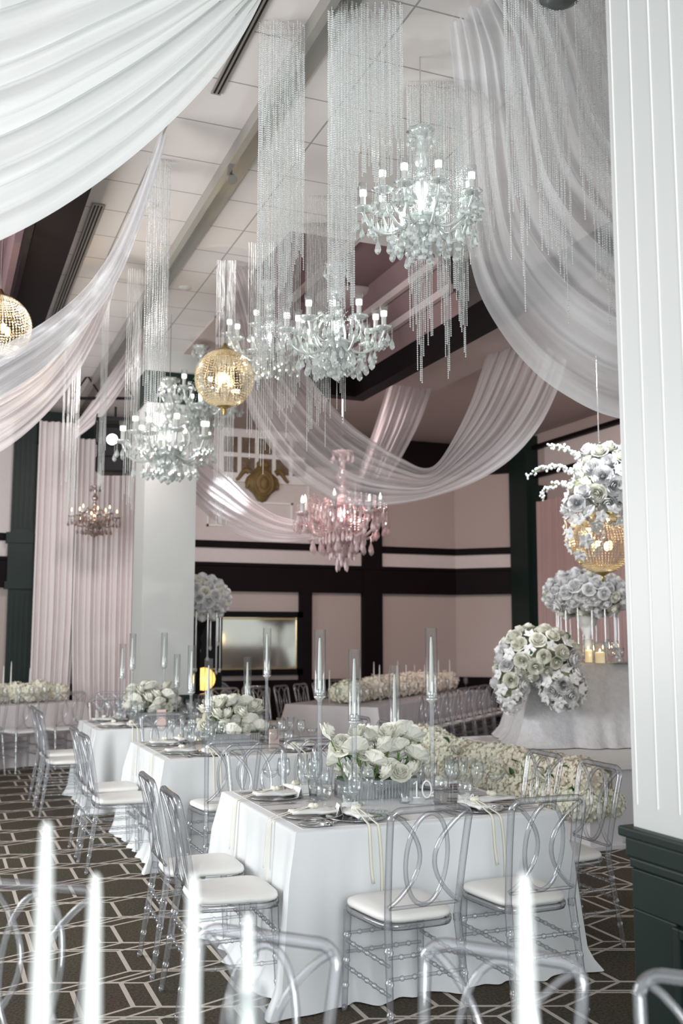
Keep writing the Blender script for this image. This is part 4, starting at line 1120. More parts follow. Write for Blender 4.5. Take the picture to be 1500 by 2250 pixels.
# ghost style arm chairs by the dark corner
def round_chair(x, y, f, label):
    t = thing('round_back_chair', label, 'chair', (x, y, 0), -radians(f), 'round-backed clear chairs')
    b = MB(); b.tube([(0.21*cos(pi*k/20), -0.20-0.02*sin(pi*k/20), 0.62+0.34*sin(pi*k/20)**0.8) for k in range(21)], 0.014, 8)
    b.tube([(0.21, -0.20, 0.62), (0.19, -0.20, 0.44)], 0.014, 8); b.tube([(-0.21, -0.20, 0.62), (-0.19, -0.20, 0.44)], 0.014, 8); b.build('back_frame', M['acrylic'], t)
    rows = [[(q*0.19*cos(2*pi*k/20), -0.215, 0.73+q*0.21*sin(2*pi*k/20)) for k in range(21)] for q in (0.02, 0.5, 1.0)]
    MB().grid(rows, True).build('back_panel', M['acrylic'], t, solid=0.006)
    MB().box((0, 0, 0.45), (0.42, 0.42, 0.03)).build('seat', M['acrylic'], t, bevel=0.01)
    for sx in (-1, 1):
        for sy in (-1, 1): MB().tube([(sx*0.18, sy*0.18, 0.44), (sx*0.19, sy*0.2, 0.0)], [0.016, 0.011], 8).build('leg', M['acrylic'], t)
round_chair(3.05, 13.3, 170, 'round-backed clear chair beside the amber lamp, left of the mirror')
round_chair(3.75, 13.7, 180, 'round-backed clear chair under the mirror')

# ------------------------------------------------------------------ stage, head table
M['stage'] = pbr('stage', (0.72, 0.70, 0.71), 0.5, var=0.03)
st = thing('stage', 'low white stage riser under the lace covered head table', 'stage')
MB().box2(5.06, 8.6, 6.75, 9.15, 0, 0.57).box2(5.9, 8.6, 9.15, 9.85, 0, 0.57).build('riser', M['stage'], st)
MB().box2(5.02, 8.64, 6.71, 9.19, 0.57, 0.60).box2(5.86, 8.64, 9.19, 9.89, 0.57, 0.60).build('deck', M['white_paint'], st)
HA = -radians(22)
hc = (6.315, 8.176)
cl = make_cloth(0.92, 0.35, 0.765, 95, flare=0.26, amp=0.03, puddle=0.06, waves=20).build('tablecloth', M['lace'])
cl.location = (hc[0], hc[1], 0.602); cl.rotation_euler = (0, 0, HA)
tag(cl, 'flared white lace cloth on the raised head table, spreading over the stage', 'tablecloth')
def bloom_cluster(parent, spots, seed, mats=('r', 'w', 'o'), base=None):
    """spots: list of (x, y, z, nx, ny, nz, kind)"""
    rr = random.Random(seed)
    for (x, y, z, nx, ny, nz, kd) in spots:
        el = atan2(sqrt(nx*nx+ny*ny), nz); az = atan2(ny, nx)
        me = {'r': ROSE[rr.randrange(3)], 'w': ROSEW[rr.randrange(2)], 'o': ORCH[rr.randrange(2)], 'h': HYD[rr.randrange(2)]}[kd]
        nm = {'r': 'rose', 'w': 'rose', 'o': 'orchid', 'h': 'hydrangea'}[kd]
        obj_of(me, nm, parent, (x, y, z), (0, el, az), ({'o': 1.45, 'h': 0.75, 'r': 1.35}.get(kd, 1.3)*rr.uniform(0.85, 1.15)))
def ellipsoid_spots(n, c, rx, ry, rz, seed, kinds, zmin=-1.0, jit=0.06):
    rr = random.Random(seed); out = []
    for k in range(n):
        z = 1-(1-zmin)*(k+0.5)/n; a = k*2.39996; q = sqrt(max(0, 1-z*z)); s = 1+rr.uniform(-jit, jit)
        out.append((c[0]+rx*q*cos(a)*s, c[1]+ry*q*sin(a)*s, c[2]+rz*z*s, q*cos(a)/rx, q*sin(a)/ry, z/rz, rr.choice(kinds)))
    return out
fl = thing('flower_arrangement', 'large cascade of white roses and orchids spilling over the left end of the head table', 'flowers', W(1182, 1452, 9.35))
b = MB().sph((0, 0, 0.03), 0.22, 14, 9, (1.3, 0.85, 0.85)); b.sph((-0.26, -0.05, -0.17), 0.12, 10, 8, (1, 1, 1.7)); b.sph((0.18, -0.1, -0.2), 0.14, 10, 8, (1.1, 1, 1.2))
b.build('foliage', M['rose_fill'], fl).rotation_euler = (0, 0, HA)
def yawed(sp, a):
    return [(x*cos(a)-y*sin(a), x*sin(a)+y*cos(a), z, nx*cos(a)-ny*sin(a), nx*sin(a)+ny*cos(a), nz, k) for (x, y, z, nx, ny, nz, k) in sp]
sp = ellipsoid_spots(72, (0.0, 0, 0.05), 0.36, 0.26, 0.26, 1, 'rrrrowr')
sp += ellipsoid_spots(34, (-0.27, -0.05, -0.19), 0.14, 0.14, 0.27, 2, 'rroow')
sp += ellipsoid_spots(36, (0.20, -0.12, -0.24), 0.20, 0.14, 0.20, 3, 'ooow')
bloom_cluster(fl, [p for p in yawed(sp, HA)], 5)
for k in range(12):
    obj_of(LEAF, 'leaf', fl, (R.uniform(-.3, .2), -0.2+R.uniform(-.1, .1), R.uniform(-.25, .2)), (R.uniform(-1, 1), R.uniform(-1, 1), R.uniform(0, 6)), 0.9)
# flower trough along the stage foot
tr = thing('planter_box', 'long low white planter box at the foot of the stage', 'planter', (4.86, 8.10, 0))
b = MB(); b.box2(-0.15, 0.15, -1.52, 1.6, 0.02, 0.24); b.box2(-0.19, 0.19, -1.56, 1.62, 0, 0.035); b.build('box', M['stage'], tr, bevel=0.004)
GS = 'hydrangea heads along the foot of the stage'
rr = random.Random(21)
for k in range(58):
    y = 6.62+3.15*((k+0.5)/58)+rr.uniform(-.06, .06); lvl = k % 3
    x = 4.86+(-0.16, 0.10, -0.02)[lvl]+rr.uniform(-.03, .03); z = 0.25+(0.03, 0.06, 0.21)[lvl]+rr.uniform(-.03, .03)
    sc = 1.35+0.45*rr.random()
    if y > 9.2: z += 0.05
    o = bpy.data.objects.new('hydrangea', (HYD if rr.random() < 0.75 else HYDP)[k % 2]); COL.objects.link(o); o.location = (x, y, z+0.03); o.scale = (sc,)*3; o.rotation_euler = (rr.uniform(-.4, .4), rr.uniform(-.7, 0), rr.uniform(0, 6))
    tag(o, 'cream hydrangea head in the flower bank along the foot of the stage', 'flowers', GS)
for k in range(16):
    y = 6.8+rr.uniform(0, 2.9)
    o = bpy.data.objects.new('rose', ROSE[k % 3]); COL.objects.link(o); o.location = (4.70+rr.uniform(-.04, .1), y, 0.47+rr.uniform(-.08, .1)); o.scale = (1.3,)*3; o.rotation_euler = (0.3, -0.7, rr.uniform(0, 6))
    tag(o, 'white rose tucked in the bank of flowers along the foot of the stage', 'flowers', 'roses along the foot of the stage')
for k in range(22):
    y = 6.7+rr.uniform(0, 3.1)
    o = bpy.data.objects.new('leaf', LEAF); COL.objects.link(o); o.location = (4.70+rr.uniform(-.05, .1), y, 0.42+rr.uniform(-.12, .16)); o.rotation_euler = (rr.uniform(-1, 1), rr.uniform(-1.2, 0), rr.uniform(2, 4))
    tag(o, 'green leaf poking out of the bank of flowers along the foot of the stage', 'leaf', 'leaves along the foot of the stage')
# things on the head table
HZ = 1.367
for (px, d, r, h, nm) in ((1293, 9.75, 0.045, 0.23, 'left'), (1318, 9.55, 0.058, 0.20, 'right')):
    p = W(px, 1450, d)
    o = thing('hurricane_lamp', 'lit pillar candle in a glass cylinder on the head table, %s of two' % nm, 'candle', (p[0], p[1], HZ), 0, 'lit candles on the head table')
    MB().lathe([(r, 0), (r, h), (r-0.002, h), (r-0.002, 0.004), (0, 0.004)], 24).build('glass_cylinder', M['glass'], o)
    MB().lathe([(r*0.78, 0.006), (r*0.8, h*0.52), (r*0.6, h*0.54), (0, h*0.52)], 20).build('pillar_candle', M['wax_warm'], o)
    MB().lathe([(0.001, h*0.54), (0.007, h*0.58), (0.005, h*0.64), (0, h*0.70)], 8).build('flame', M['flame'], o)
    point_light('candle_light', (p[0], p[1], HZ+h*0.75), 1.2, (1.0, 0.7, 0.38), 0.02)
for k, (px, d) in enumerate(((1333, 9.5), (1343, 9.6), (1352, 9.45), (1362, 9.6))):
    p = W(px, 1450, d); glassware(('wine_glass', 'water_goblet')[k % 2], (p[0], p[1], HZ), 'clear glass in the group right of the lit candles on the head table', 'glasses on the head table')
pl = MB().lathe([(0.0, 0.003), (0.085, 0.003), (0.14, 0.014), (0.138, 0.009), (0.0, 0.0)], 30).build('charger_plate', M['silver_glass']); q = W(1372, 1450, 9.6); pl.location = (q[0], q[1], HZ); tag(pl, 'plate on the head table beside the column edge', 'plate')
hcx, hcy = W(1335, 1420, 10.6)[:2]
t = thing('round_back_chair', 'round-backed clear chair behind the head table', 'chair', (hcx, hcy, 0.60), HA+pi)
b = MB(); b.tube([(0.22*cos(pi*k/20), -0.20, 0.60+0.34*sin(pi*k/20)**0.8) for k in range(21)], 0.016, 8); b.tube([(0.22, -0.2, 0.6), (0.2, -0.2, 0.44)], 0.016, 8); b.tube([(-0.22, -0.2, 0.6), (-0.2, -0.2, 0.44)], 0.016, 8); b.build('back_frame', M['acrylic'], t)
MB().box((0, 0, 0.45), (0.42, 0.42, 0.03)).build('seat', M['acrylic'], t, bevel=0.01)
for sx in (-1, 1):
    for sy in (-1, 1): MB().tube([(sx*0.18, sy*0.18, 0.44), (sx*0.19, sy*0.2, 0.0)], [0.016, 0.011], 8).build('leg', M['acrylic'], t)

# ------------------------------------------------------------------ tall flower balls on stands
def flower_tower(loc, rx, rz, label, hang, seed, standmat, nb=92, z0=0.0):
    t = thing('flower_tower', label, 'flower stand', (loc[0], loc[1], z0), 0)
    zc = loc[2]-z0; zf = z0
    b = MB(); b.lathe([(0.17, 0), (0.18, 0.04), (0.07, 0.08), (0.045, 0.2), (0.035, zc-rz-0.35), (0.06, zc-rz-0.28), (0.03, zc-rz-0.22), (0.10, zc-rz-0.08), (0.14, zc-rz*0.8), (0.0, zc-rz*0.8)], 20); b.build('stand', M[standmat], t)
    MB().sph((0, 0, zc), 1, 18, 10, (rx*0.88, rx*0.88, rz*0.88)).build('foliage', M['rose_fill'], t)
    rr = random.Random(seed)
    bloom_cluster(t, [(x, y, z, nx, ny, nz, k) for (x, y, z, nx, ny, nz, k) in ellipsoid_spots(nb, (0, 0, zc), rx, rx, rz, seed, 'wwwr', zmin=-0.9, jit=0.05)], seed)
    for k in range(hang):
        a = 2*pi*k/hang+0.2; q = rx*0.75; L = rr.uniform(0.35, 0.75); z0 = zc-rz*0.6
        s_ = MB(); s_.tube([(q*cos(a), q*sin(a), z0), (q*cos(a), q*sin(a), z0-L)], 0.009, 6); s_.sph((q*cos(a), q*sin(a), z0-L-0.02), 0.02, 8, 6, (1, 1, 1.5)); s_.build('hanging_crystal', M['crystal'], t)
    return t
flower_tower(W(1288, 1306, 11.3), 0.45, 0.26, 'tall white urn stand topped by a wide dome of white roses behind the head table', 14, 31, 'white_paint', z0=0.6)
flower_tower(W(436, 1314, 12.5), 0.37, 0.28, 'tall dark stand topped by a ball of white roses half hidden behind the white column', 12, 32, 'black')
# amber lamp and gold shelf in the dark corner
p = W(448, 1492, 13.2)
t = thing('amber_lamp', 'glowing amber globe lamp near the foot of the dark flower stand', 'lamp', (p[0], p[1], 0.62))
MB().lathe([(0.05, 0), (0.06, 0.02), (0.03, 0.05), (0.03, 0.12)], 16).build('base', M['brass'], t)
MB().sph((0, 0, p[2]-0.62), 0.15, 16, 10, (1, 1, 1)).build('globe', M['amber'], t)
t2 = thing('side_table', 'small round dark side table under the amber lamp', 'table', (p[0], p[1], 0))
MB().lathe([(0, 0.60), (0.28, 0.60), (0.28, 0.62), (0, 0.62)], 24).build('top', M['brass'], t2); MB().tube([(0, 0, 0), (0, 0, 0.6)], 0.03, 10).build('leg', M['black'], t2); MB().lathe([(0.2, 0), (0.2, 0.02), (0.03, 0.03)], 20).build('base', M['black'], t2)
point_light('amber_glow', (p[0]-0.02, p[1]-0.3, p[2]), 3, (1, 0.6, 0.25), 0.1)
p = W(430, 1470, 13.8)
b = MB(); b.box((0, 0, 0.0), (0.5, 0.25, 0.02)); o = b.build('wall_shelf', M['brass']); o.location = (p[0], p[1], p[2]); tag(o, 'thin brass shelf above the amber lamp in the dark corner', 'shelf')
sc_ = thing('folding_screen', 'tall black screen standing between the flower ball stand and the mirror', 'screen', W(440, 1450, 14.2)[:2]+(0,))
MB().box((0, 0, 1.0), (0.62, 0.05, 2.0)).build('panel', M['black'], sc_, bevel=0.005)
MB().box((0, 0, 0.02), (0.66, 0.25, 0.04)).build('foot', M['black'], sc_)
# ------------------------------------------------------------------ crystal chandeliers
def teardrop(mb, c, L, r, n=6):
    """faceted almond drop hanging from c"""
    mb.lathe([(0.0, -L), (r*0.7, -L*0.86), (r, -L*0.68), (r*0.75, -L*0.40), (r*0.2, -L*0.08), (0.0, 0)], n, c, smooth=False)
def chain(mb, c, L, r=0.006, step=0.017):
    k = 0
    while k*step < L: mb.bead((c[0], c[1], c[2]-k*step-0.004), r); k += 1
def make_chandelier(label, loc, R_, arms, mat='crystal', bulb='bulb', cord=1.0, group=None, warm=False, crown=True, rich=1.0, cups=True, rot=0.0, heavy=False):
    t = thing('chandelier', label, 'chandelier', loc, rot, group)
    C = M[mat]; s = R_/0.42
    MB().tube([(0, 0, 0.70*s), (0, 0, 0.70*s+cord)], 0.004, 6).build('cord', M['silver'], t)
    stem = MB(); stem.lathe([(r*s, z*s) for r, z in ((0.0, -0.10), (0.03, -0.08), (0.09, -0.03), (0.115, 0.02), (0.09, 0.045), (0.035, 0.06), (0.022, 0.12), (0.024, 0.20), (0.05, 0.235), (0.062, 0.27), (0.045, 0.31), (0.02, 0.33), (0.038, 0.36), (0.038, 0.39), (0.018, 0.405), (0.045, 0.44), (0.060, 0.475), (0.052, 0.51), (0.028, 0.55), (0.026, 0.60), (0.042, 0.63), (0.03, 0.66), (0.008, 0.67), (0.008, 0.70))], 18)
    stem.build('stem', C, t)
    cr = MB(); cr.lathe([(0.02*s, 0.66*s), (0.06*s, 0.68*s), (0.10*s, 0.715*s), (0.095*s, 0.715*s), (0.05*s, 0.69*s)], 24, lobes=8, lob=0.10)
    for k in range(8):
        a = 2*pi*k/8; p = (0.095*s*cos(a), 0.095*s*sin(a), 0.705*s); chain(cr, p, 0.03*s, 0.006*s); teardrop(cr, (p[0], p[1], p[2]-0.03*s), 0.075*s, 0.016*s)
    cr.build('crown', C, t)
    hub = MB(); hub.lathe([(0.03*s, 0.05*s), (0.10*s, 0.03*s), (0.125*s, 0.05*s), (0.12*s, 0.052*s), (0.03*s, 0.06*s)], 24, lobes=12, lob=0.05); hub.build('hub_dish', C, t)
    rr = random.Random(label)
    for k in range(12):
        a = 2*pi*k/12; p = (0.115*s*cos(a), 0.115*s*sin(a), 0.03*s); m = MB(); chain(m, p, 0.05*s, 0.006*s, 0.015*s); teardrop(m, (p[0], p[1], p[2]-0.05*s), 0.10*s, 0.026*s); m.build('pendant', C, t)
    for k in range(6):
        a = 2*pi*k/6+0.2; p = (0.05*s*cos(a), 0.05*s*sin(a), -0.07*s); m = MB(); chain(m, p, 0.06*s, 0.006*s, 0.015*s); teardrop(m, (p[0], p[1], p[2]-0.06*s), 0.12*s, 0.03*s); m.build('pendant', C, t)
    m = MB(); chain(m, (0, 0, -0.10*s), 0.05*s, 0.007*s, 0.016*s); teardrop(m, (0, 0, -0.15*s), 0.13*s, 0.036*s); m.build('finial', C, t)
    for i in range(arms):
        a = 2*pi*i/arms; ca, sa = cos(a), sin(a)
        hi = 0.05*s if i % 2 else 0.0
        q = R_*(0.82 if i % 2 else 1.0)
        P = spline([(0.04*s, 0, 0.03*s), (0.12*s, 0, -0.02*s), (q*0.55, 0, -0.065*s), (q*0.85, 0, -0.02*s+hi), (q, 0, 0.10*s+hi)], 18)
        arm = MB(); arm.tube([(p[0]*ca, p[0]*sa, p[2]) for p in P], 0.0125*s, 8)
        # twisted ridge
        arm.tube([((p[0]+0.009*s*cos(j*1.1))*ca-0.008*s*sin(j*1.1)*sa, (p[0]+0.009*s*cos(j*1.1))*sa+0.008*s*sin(j*1.1)*ca, p[2]+0.004*s) for j, p in enumerate(P)], 0.0055*s, 5)
        ao = arm.build('arm', C, t)
        ex, ey, ez = q*ca, q*sa, 0.10*s+hi
        dp = MB(); dp.lathe([(0.01*s, ez), (0.045*s, ez+0.008*s), (0.076*s, ez+0.030*s), (0.072*s, ez+0.033*s), (0.02*s, ez+0.014*s)], 20, (ex, ey, 0), lobes=8, lob=0.08); dp.build('drip_pan', C, ao)
        MB().lathe([(0.020*s, ez+0.012*s), (0.020*s, ez+0.115*s), (0.0, ez+0.115*s)], 12, (ex, ey, 0)).build('candle_sleeve', M['wax'], ao)
        if cups:
            MB().lathe([(0.018*s, ez+0.115*s), (0.031*s, ez+0.122*s), (0.036*s, ez+0.215*s), (0.034*s, ez+0.215*s), (0.029*s, ez+0.124*s)], 16, (ex, ey, 0)).build('glass_cup', M['glass'], ao)
            MB().lathe([(0.025*s, ez+0.125*s), (0.026*s, ez+0.165*s), (0.0, ez+0.167*s)], 12, (ex, ey, 0)).build('votive', M[bulb], ao)
        else:
            MB().lathe([(0.010*s, ez+0.115*s), (0.014*s, ez+0.135*s), (0.008*s, ez+0.165*s), (0.0, ez+0.185*s)], 10, (ex, ey, 0)).build('bulb', M[bulb], ao)
        nd = int(6*rich)
        for k in range(nd):
            b_ = 2*pi*k/nd+0.3; px, py = ex+0.071*s*cos(b_), ey+0.071*s*sin(b_); L = rr.choice((0.05, 0.07, 0.10))*s
            m = MB(); chain(m, (px, py, ez+0.015*s), L, 0.0062*s, 0.015*s); teardrop(m, (px, py, ez+0.015*s-L), (0.10 if heavy else 0.085)*s, 0.022*s); m.build('pendant', C, ao)
        for u in (0.35, 0.55, 0.75):
            L = 0.05*s; m = MB(); z = -0.06*s; chain(m, (q*u*ca, q*u*sa, z), L, 0.0062*s, 0.015*s); teardrop(m, (q*u*ca, q*u*sa, z-L), 0.11*s, 0.027*s); m.build('pendant', C, ao)
        # up-curling scroll between arms
        a2 = a+pi/arms; c2, s2 = cos(a2), sin(a2)
        Q = spline([(0.06*s, 0, 0.03*s), (0.17*s, 0, 0.06*s), (0.21*s, 0, 0.16*s), (0.17*s, 0, 0.25*s), (0.12*s, 0, 0.27*s), (0.10*s, 0, 0.235*s)], 16)
        if i % 2 == 0 or heavy:
            m = MB(); m.tube([(p[0]*c2, p[0]*s2, p[2]) for p in Q], 0.010*s, 7); m.sph((0.155*s*c2, 0.155*s*s2, 0.272*s), 0.022*s, 8, 6)
            chain(m, (0.20*s*c2, 0.20*s*s2, 0.13*s), 0.08*s, 0.006*s, 0.015*s); m.build('scroll', C, t)
        # bead swag from the stem to the arm end
        m = MB()
        for k in range(16):
            u = k/15; x = 0.03*s+(q-0.05*s)*u; z = (0.42*s)*(1-u)+(ez+0.03*s)*u-0.10*s*sin(pi*u); m.bead((x*ca, x*sa, z), 0.006*s)
        m.build('bead_swag', C, t)
        if heavy:   # extra rings of long drops
            for (rad, z0, L) in ((0.30, 0.30, 0.16), (0.20, 0.10, 0.24), (0.11, 0.0, 0.30), (0.40, 0.22, 0.14), (0.05, 0.0, 0.46)):
                for v in range(4 if rad > 0.15 else 1):
                    b_ = a+v*2*pi/arms/4; L = L*rr.uniform(0.85, 1.1); m = MB(); p = (rad*s*cos(b_), rad*s*sin(b_), z0*s); chain(m, p, L*s*0.5, 0.010*s, 0.022*s); teardrop(m, (p[0], p[1], p[2]-L*s*0.5), 0.13*s, 0.016*s); m.build('long_drop', C, ao)
    return t
def chand_px(px, py, d, R_, arms, label, W_=None, power=0, col=(1, 1, 1), **kw):
    p = W(px, py, d)
    t = make_chandelier(label, p, R_, arms, cord=max(0.1, CEIL-p[2]-0.70*R_/0.42), **kw)
    if power: point_light('chandelier_light', (p[0], p[1], p[2]+0.16*R_/0.42), power, col, 0.02)
    return t
chand_px(926, 494, 5.3, 0.325, 10, 'largest crystal chandelier, highest and nearest, with glass candle cups on its arms', power=18, col=(0.95, 1.0, 0.98), rot=0.2, rich=1.4)
chand_px(738, 765, 6.6, 0.345, 10, 'second crystal chandelier, just below and left of the largest one', power=11, col=(0.97, 1.0, 0.97), rot=0.5, rich=1.4)
chand_px(592, 775, 8.8, 0.39, 8, 'crystal chandelier partly behind the second one, to the right of the gold globe', power=7, rot=0.1)
chand_px(370, 1000, 9.9, 0.46, 10, 'brilliant crystal chandelier in front of the white column, the lowest on the left', power=10, col=(0.93, 1.0, 0.98), rot=0.3, rich=1.4)
chand_px(440, 900, 10.8, 0.42, 8, 'crystal chandelier half hidden behind the middle gold globe', power=5, col=(0.93, 1.0, 0.97), rot=0.0, rich=1.4)
chand_px(752, 1165, 11.6, 0.55, 8, 'rose pink crystal chandelier with long drops below the central drape', mat='crystal_pink', bulb='bulb', power=22, col=(1.0, 0.78, 0.78), rot=0.2, heavy=True, cups=False)
chand_px(207, 1150, 13.4, 0.30, 8, 'small bronze chandelier with amber candle bulbs in front of the pink curtain', mat='crystal_bronze', bulb='bulb_warm', power=3, col=(1.0, 0.7, 0.4), cups=False)

# ------------------------------------------------------------------ gold globes of crystal
def globe(px, py, d, r, label, power, cordtop=True, tail=True):
    p = W(px, py, d)
    t = thing('globe_chandelier', label, 'chandelier', p, 0, None)
    b = MB(); nm = 54
    for k in range(nm):
        a = 2*pi*k/nm
        m = 30
        for j in range(1, m):
            th = pi*(0.06+0.88*j/m)
            b.bead((r*sin(th)*cos(a), r*sin(th)*sin(a), r*cos(th)), r*0.034)
    b.build('bead_cage', M['crystal_warm'], t)
    g = MB()
    for th in (0.28, 0.5, 0.74): g.tube([(r*1.01*sin(pi*th)*cos(2*pi*k/40), r*1.01*sin(pi*th)*sin(2*pi*k/40), r*cos(pi*th)) for k in range(40)], r*0.012, 5, True)
    for k in range(12):
        a = 2*pi*k/12; g.tube([(r*0.985*sin(pi*j/20)*cos(a), r*0.985*sin(pi*j/20)*sin(a), r*0.985*cos(pi*j/20)) for j in range(1, 20)], r*0.008, 4)
    g.build('frame', M['brass'], t)
    MB().lathe([(r*0.30, r*0.955), (r*0.28, r*1.02), (r*0.12, r*1.10), (r*0.05, r*1.25), (0.0, r*1.25)], 20).build('top_cap', M['gold'], t)
    MB().lathe([(0.0, -r*1.30), (r*0.05, -r*1.26), (r*0.03, -r*1.20), (r*0.08, -r*1.15), (r*0.03, -r*1.10), (r*0.16, -r*1.04), (r*0.26, -r*0.98), (r*0.26, -r*0.95), (0, -r*0.95)], 20).build('finial', M['gold'], t)
    for k in range(4):
        a = pi/2*k+0.4; MB().sph((r*0.3*cos(a), r*0.3*sin(a), -r*0.1), r*0.09, 8, 6, (1, 1, 1.8)).build('bulb', M['bulb_soft'], t)
    MB().tube([(0, 0, r*1.2), (0, 0, CEIL-p[2])], 0.006, 6).build('cord', M['silver'], t)
    point_light('globe_light', p, power, (1.0, 0.78, 0.48), 0.015)
    return t, p
globe(-2, 718, 7.9, 0.255, 'crystal and gold globe lamp cut by the left edge of the picture', 14)
globe(493, 832, 8.4, 0.250, 'crystal and gold globe lamp hanging among the crystal chandeliers', 12)
t, p = globe(1322, 1193, 8.3, 0.252, 'crystal and gold globe lamp covered with white flowers above the head table', 10)
fl = thing('flower_arrangement', 'white roses, orchids and long blossom sprays on top of the flower-covered globe lamp', 'flowers', (p[0], p[1], p[2]+0.32))
MB().sph((0, 0, 0.15), 0.2, 12, 8, (1.2, 1, 1.2)).build('foliage', M['rose_fill'], fl)
sp = ellipsoid_spots(56, (0.05, 0, 0.20), 0.26, 0.25, 0.30, 41, 'wwro', zmin=-0.9)
sp += ellipsoid_spots(14, (-0.20, -0.10, 0.0), 0.12, 0.12, 0.14, 42, 'oow')
sp += ellipsoid_spots(22, (-0.16, -0.05, -0.22), 0.16, 0.16, 0.24, 43, 'oo')
sp += ellipsoid_spots(14, (0.02, -0.20, -0.12), 0.20, 0.10, 0.08, 44, 'oo')
bloom_cluster(fl, yawed(sp, HA), 6)
for (pts) in ([(-0.1, 0, 0.35), (-0.28, 0, 0.48), (-0.42, 0, 0.50)], [(-0.15, 0, 0.25), (-0.35, 0, 0.32), (-0.52, 0, 0.30), (-0.60, 0, 0.25)], [(-0.15, 0, 0.12), (-0.32, 0, 0.18), (-0.46, 0, 0.14), (-0.50, 0, 0.05)]):
    P = yawed([(q[0], q[1], q[2], 0, 0, 1, 'o') for q in spline(pts, 14)], HA); P = [q[:3] for q in P]
    m = MB(); m.tube(P, 0.004, 5); m.build('spray_stem', M['stem'], fl)
    m = MB()
    for j, q in enumerate(P[3:]):
        for v in range(5): m.sph((q[0]+R.uniform(-.025, .025), q[1]+R.uniform(-.025, .025), q[2]+R.uniform(-.025, .025)), 0.016-0.0006*j, 6, 4)
    m.build('spray_blossom', M['rose_white'], fl)

# ------------------------------------------------------------------ hanging bead curtains
def strands(name, label, defs, d, r=0.0040, pitch=0.0125, ytop=None, thread=True, jd=0.0, gapfun=None, seed=1, group='hanging bead curtains', mat='beads', zt=None):
    rr = random.Random(seed); mb = MB()
    for (px, yb) in defs:
        dd = d+rr.uniform(-jd, jd); p = W(px, yb, dd); z1 = (W(px, ytop, dd)[2] if ytop is not None else (zt or CEIL))
        z1 = min(z1, CEIL if zt is None else zt)
        if z1-p[2] < 0.05: continue
        if thread:
            w = 0.0012
            o = len(mb.v); mb.v.extend([(p[0]-w, p[1], p[2]), (p[0]+w, p[1], p[2]), (p[0]+w, p[1], z1), (p[0]-w, p[1], z1), (p[0], p[1]-w, p[2]), (p[0], p[1]+w, p[2]), (p[0], p[1]+w, z1), (p[0], p[1]-w, z1)])
            mb.f.extend([(o, o+1, o+2, o+3), (o+4, o+5, o+6, o+7)]); mb.sm.extend([False, False])
        z = p[2]; k = 0; L = z1-p[2]; sec = rr.uniform(0.18, 0.5)
        while z < z1:
            big = ((z-p[2])/sec) % 1.0 < 0.55
            mb.bead((p[0], p[1], z), r*(1.15 if big else 0.72)); z += pitch*(1.0 if big else 0.85)
    o = mb.build(name, M[mat]); tag(o, label, 'bead curtain', group, 'stuff')
    return o
def fan(x0, x1, n, prof, jit, seed):
    rr = random.Random(seed); out = []
    for k in range(n):
        u = (k+0.5)/n; px = x0+(x1-x0)*u
        m = prof; j = 0
        while j < len(m)-2 and px > m[j+1][0]: j += 1
        t_ = (px-m[j][0])/((m[j+1][0]-m[j][0]) or 1); yb = m[j][1]+(m[j+1][1]-m[j][1])*t_
        out.append((px, yb+rr.uniform(-jit, jit)))
    return out
BC = 'bead_curtain'
strands(BC, 'dense crystal bead curtain left of the second chandelier, reaching the top of the picture', fan(561, 668, 34, [(560, 830), (600, 790), (636, 720), (652, 560), (668, 600)], 45, 1), 5.0, jd=0.05, seed=1)
strands(BC, 'second sheet of the dense bead curtain on the left of the central pair, slightly behind', fan(563, 666, 26, [(560, 700), (636, 560), (668, 520)], 50, 2), 5.1, seed=2)
strands(BC, 'long crystal bead strands hanging straight above the second chandelier', fan(719, 757, 15, [(719, 700), (757, 650)], 70, 3), 4.75, r=0.005, jd=0.06, seed=3)
strands(BC, 'crystal bead strands of stepped lengths left of the largest chandelier', fan(757, 812, 22, [(757, 620), (775, 700), (790, 330), (812, 350)], 60, 4), 4.8, r=0.005, jd=0.06, seed=4)
strands(BC, 'shorter crystal bead strands directly left of the largest chandelier stem', fan(815, 887, 24, [(815, 330), (850, 400), (875, 330), (887, 420)], 90, 5), 4.85, r=0.005, jd=0.06, seed=5)
strands(BC, 'fine upper strands between the two bead curtains and the largest chandelier', fan(722, 884, 44, [(722, 330), (800, 260), (884, 180)], 80, 6), 4.95, r=0.0038, pitch=0.011, seed=6)
strands(BC, 'sheer mesh of fine beads behind the largest chandelier', fan(895, 1092, 52, [(895, 500), (980, 545), (1040, 560), (1092, 480)], 60, 7), 5.55, r=0.0034, pitch=0.015, seed=7)
strands(BC, 'long bead strands hanging below the left of the largest chandelier', fan(896, 952, 17, [(896, 640), (918, 760), (927, 850), (936, 690), (952, 800)], 55, 8), 5.6, r=0.005, seed=8)
strands(BC, 'long bead strands hanging below the middle of the largest chandelier', fan(960, 992, 11, [(960, 640), (975, 700), (985, 830), (992, 760)], 40, 9), 5.62, r=0.005, seed=9)
strands(BC, 'long bead strands hanging below the right of the largest chandelier', fan(996, 1030, 12, [(996, 620), (1012, 690), (1024, 810), (1030, 560)], 45, 10), 5.65, r=0.005, seed=10)
strands(BC, 'sparse bead strands before the right drape, left group', fan(1112, 1170, 13, [(1112, 330), (1122, 520), (1135, 400), (1155, 650), (1170, 430)], 70, 11), 4.6, r=0.0046, seed=11)
strands(BC, 'sparse bead strands before the right drape, middle group', fan(1180, 1260, 18, [(1180, 400), (1200, 620), (1215, 480), (1247, 670), (1260, 500)], 80, 12), 4.6, r=0.0046, seed=12)
strands(BC, 'sparse bead strands before the right drape, beside the white pier', fan(1268, 1352, 17, [(1268, 300), (1290, 450), (1315, 600), (1352, 690)], 90, 13), 4.55, r=0.0046, seed=13)
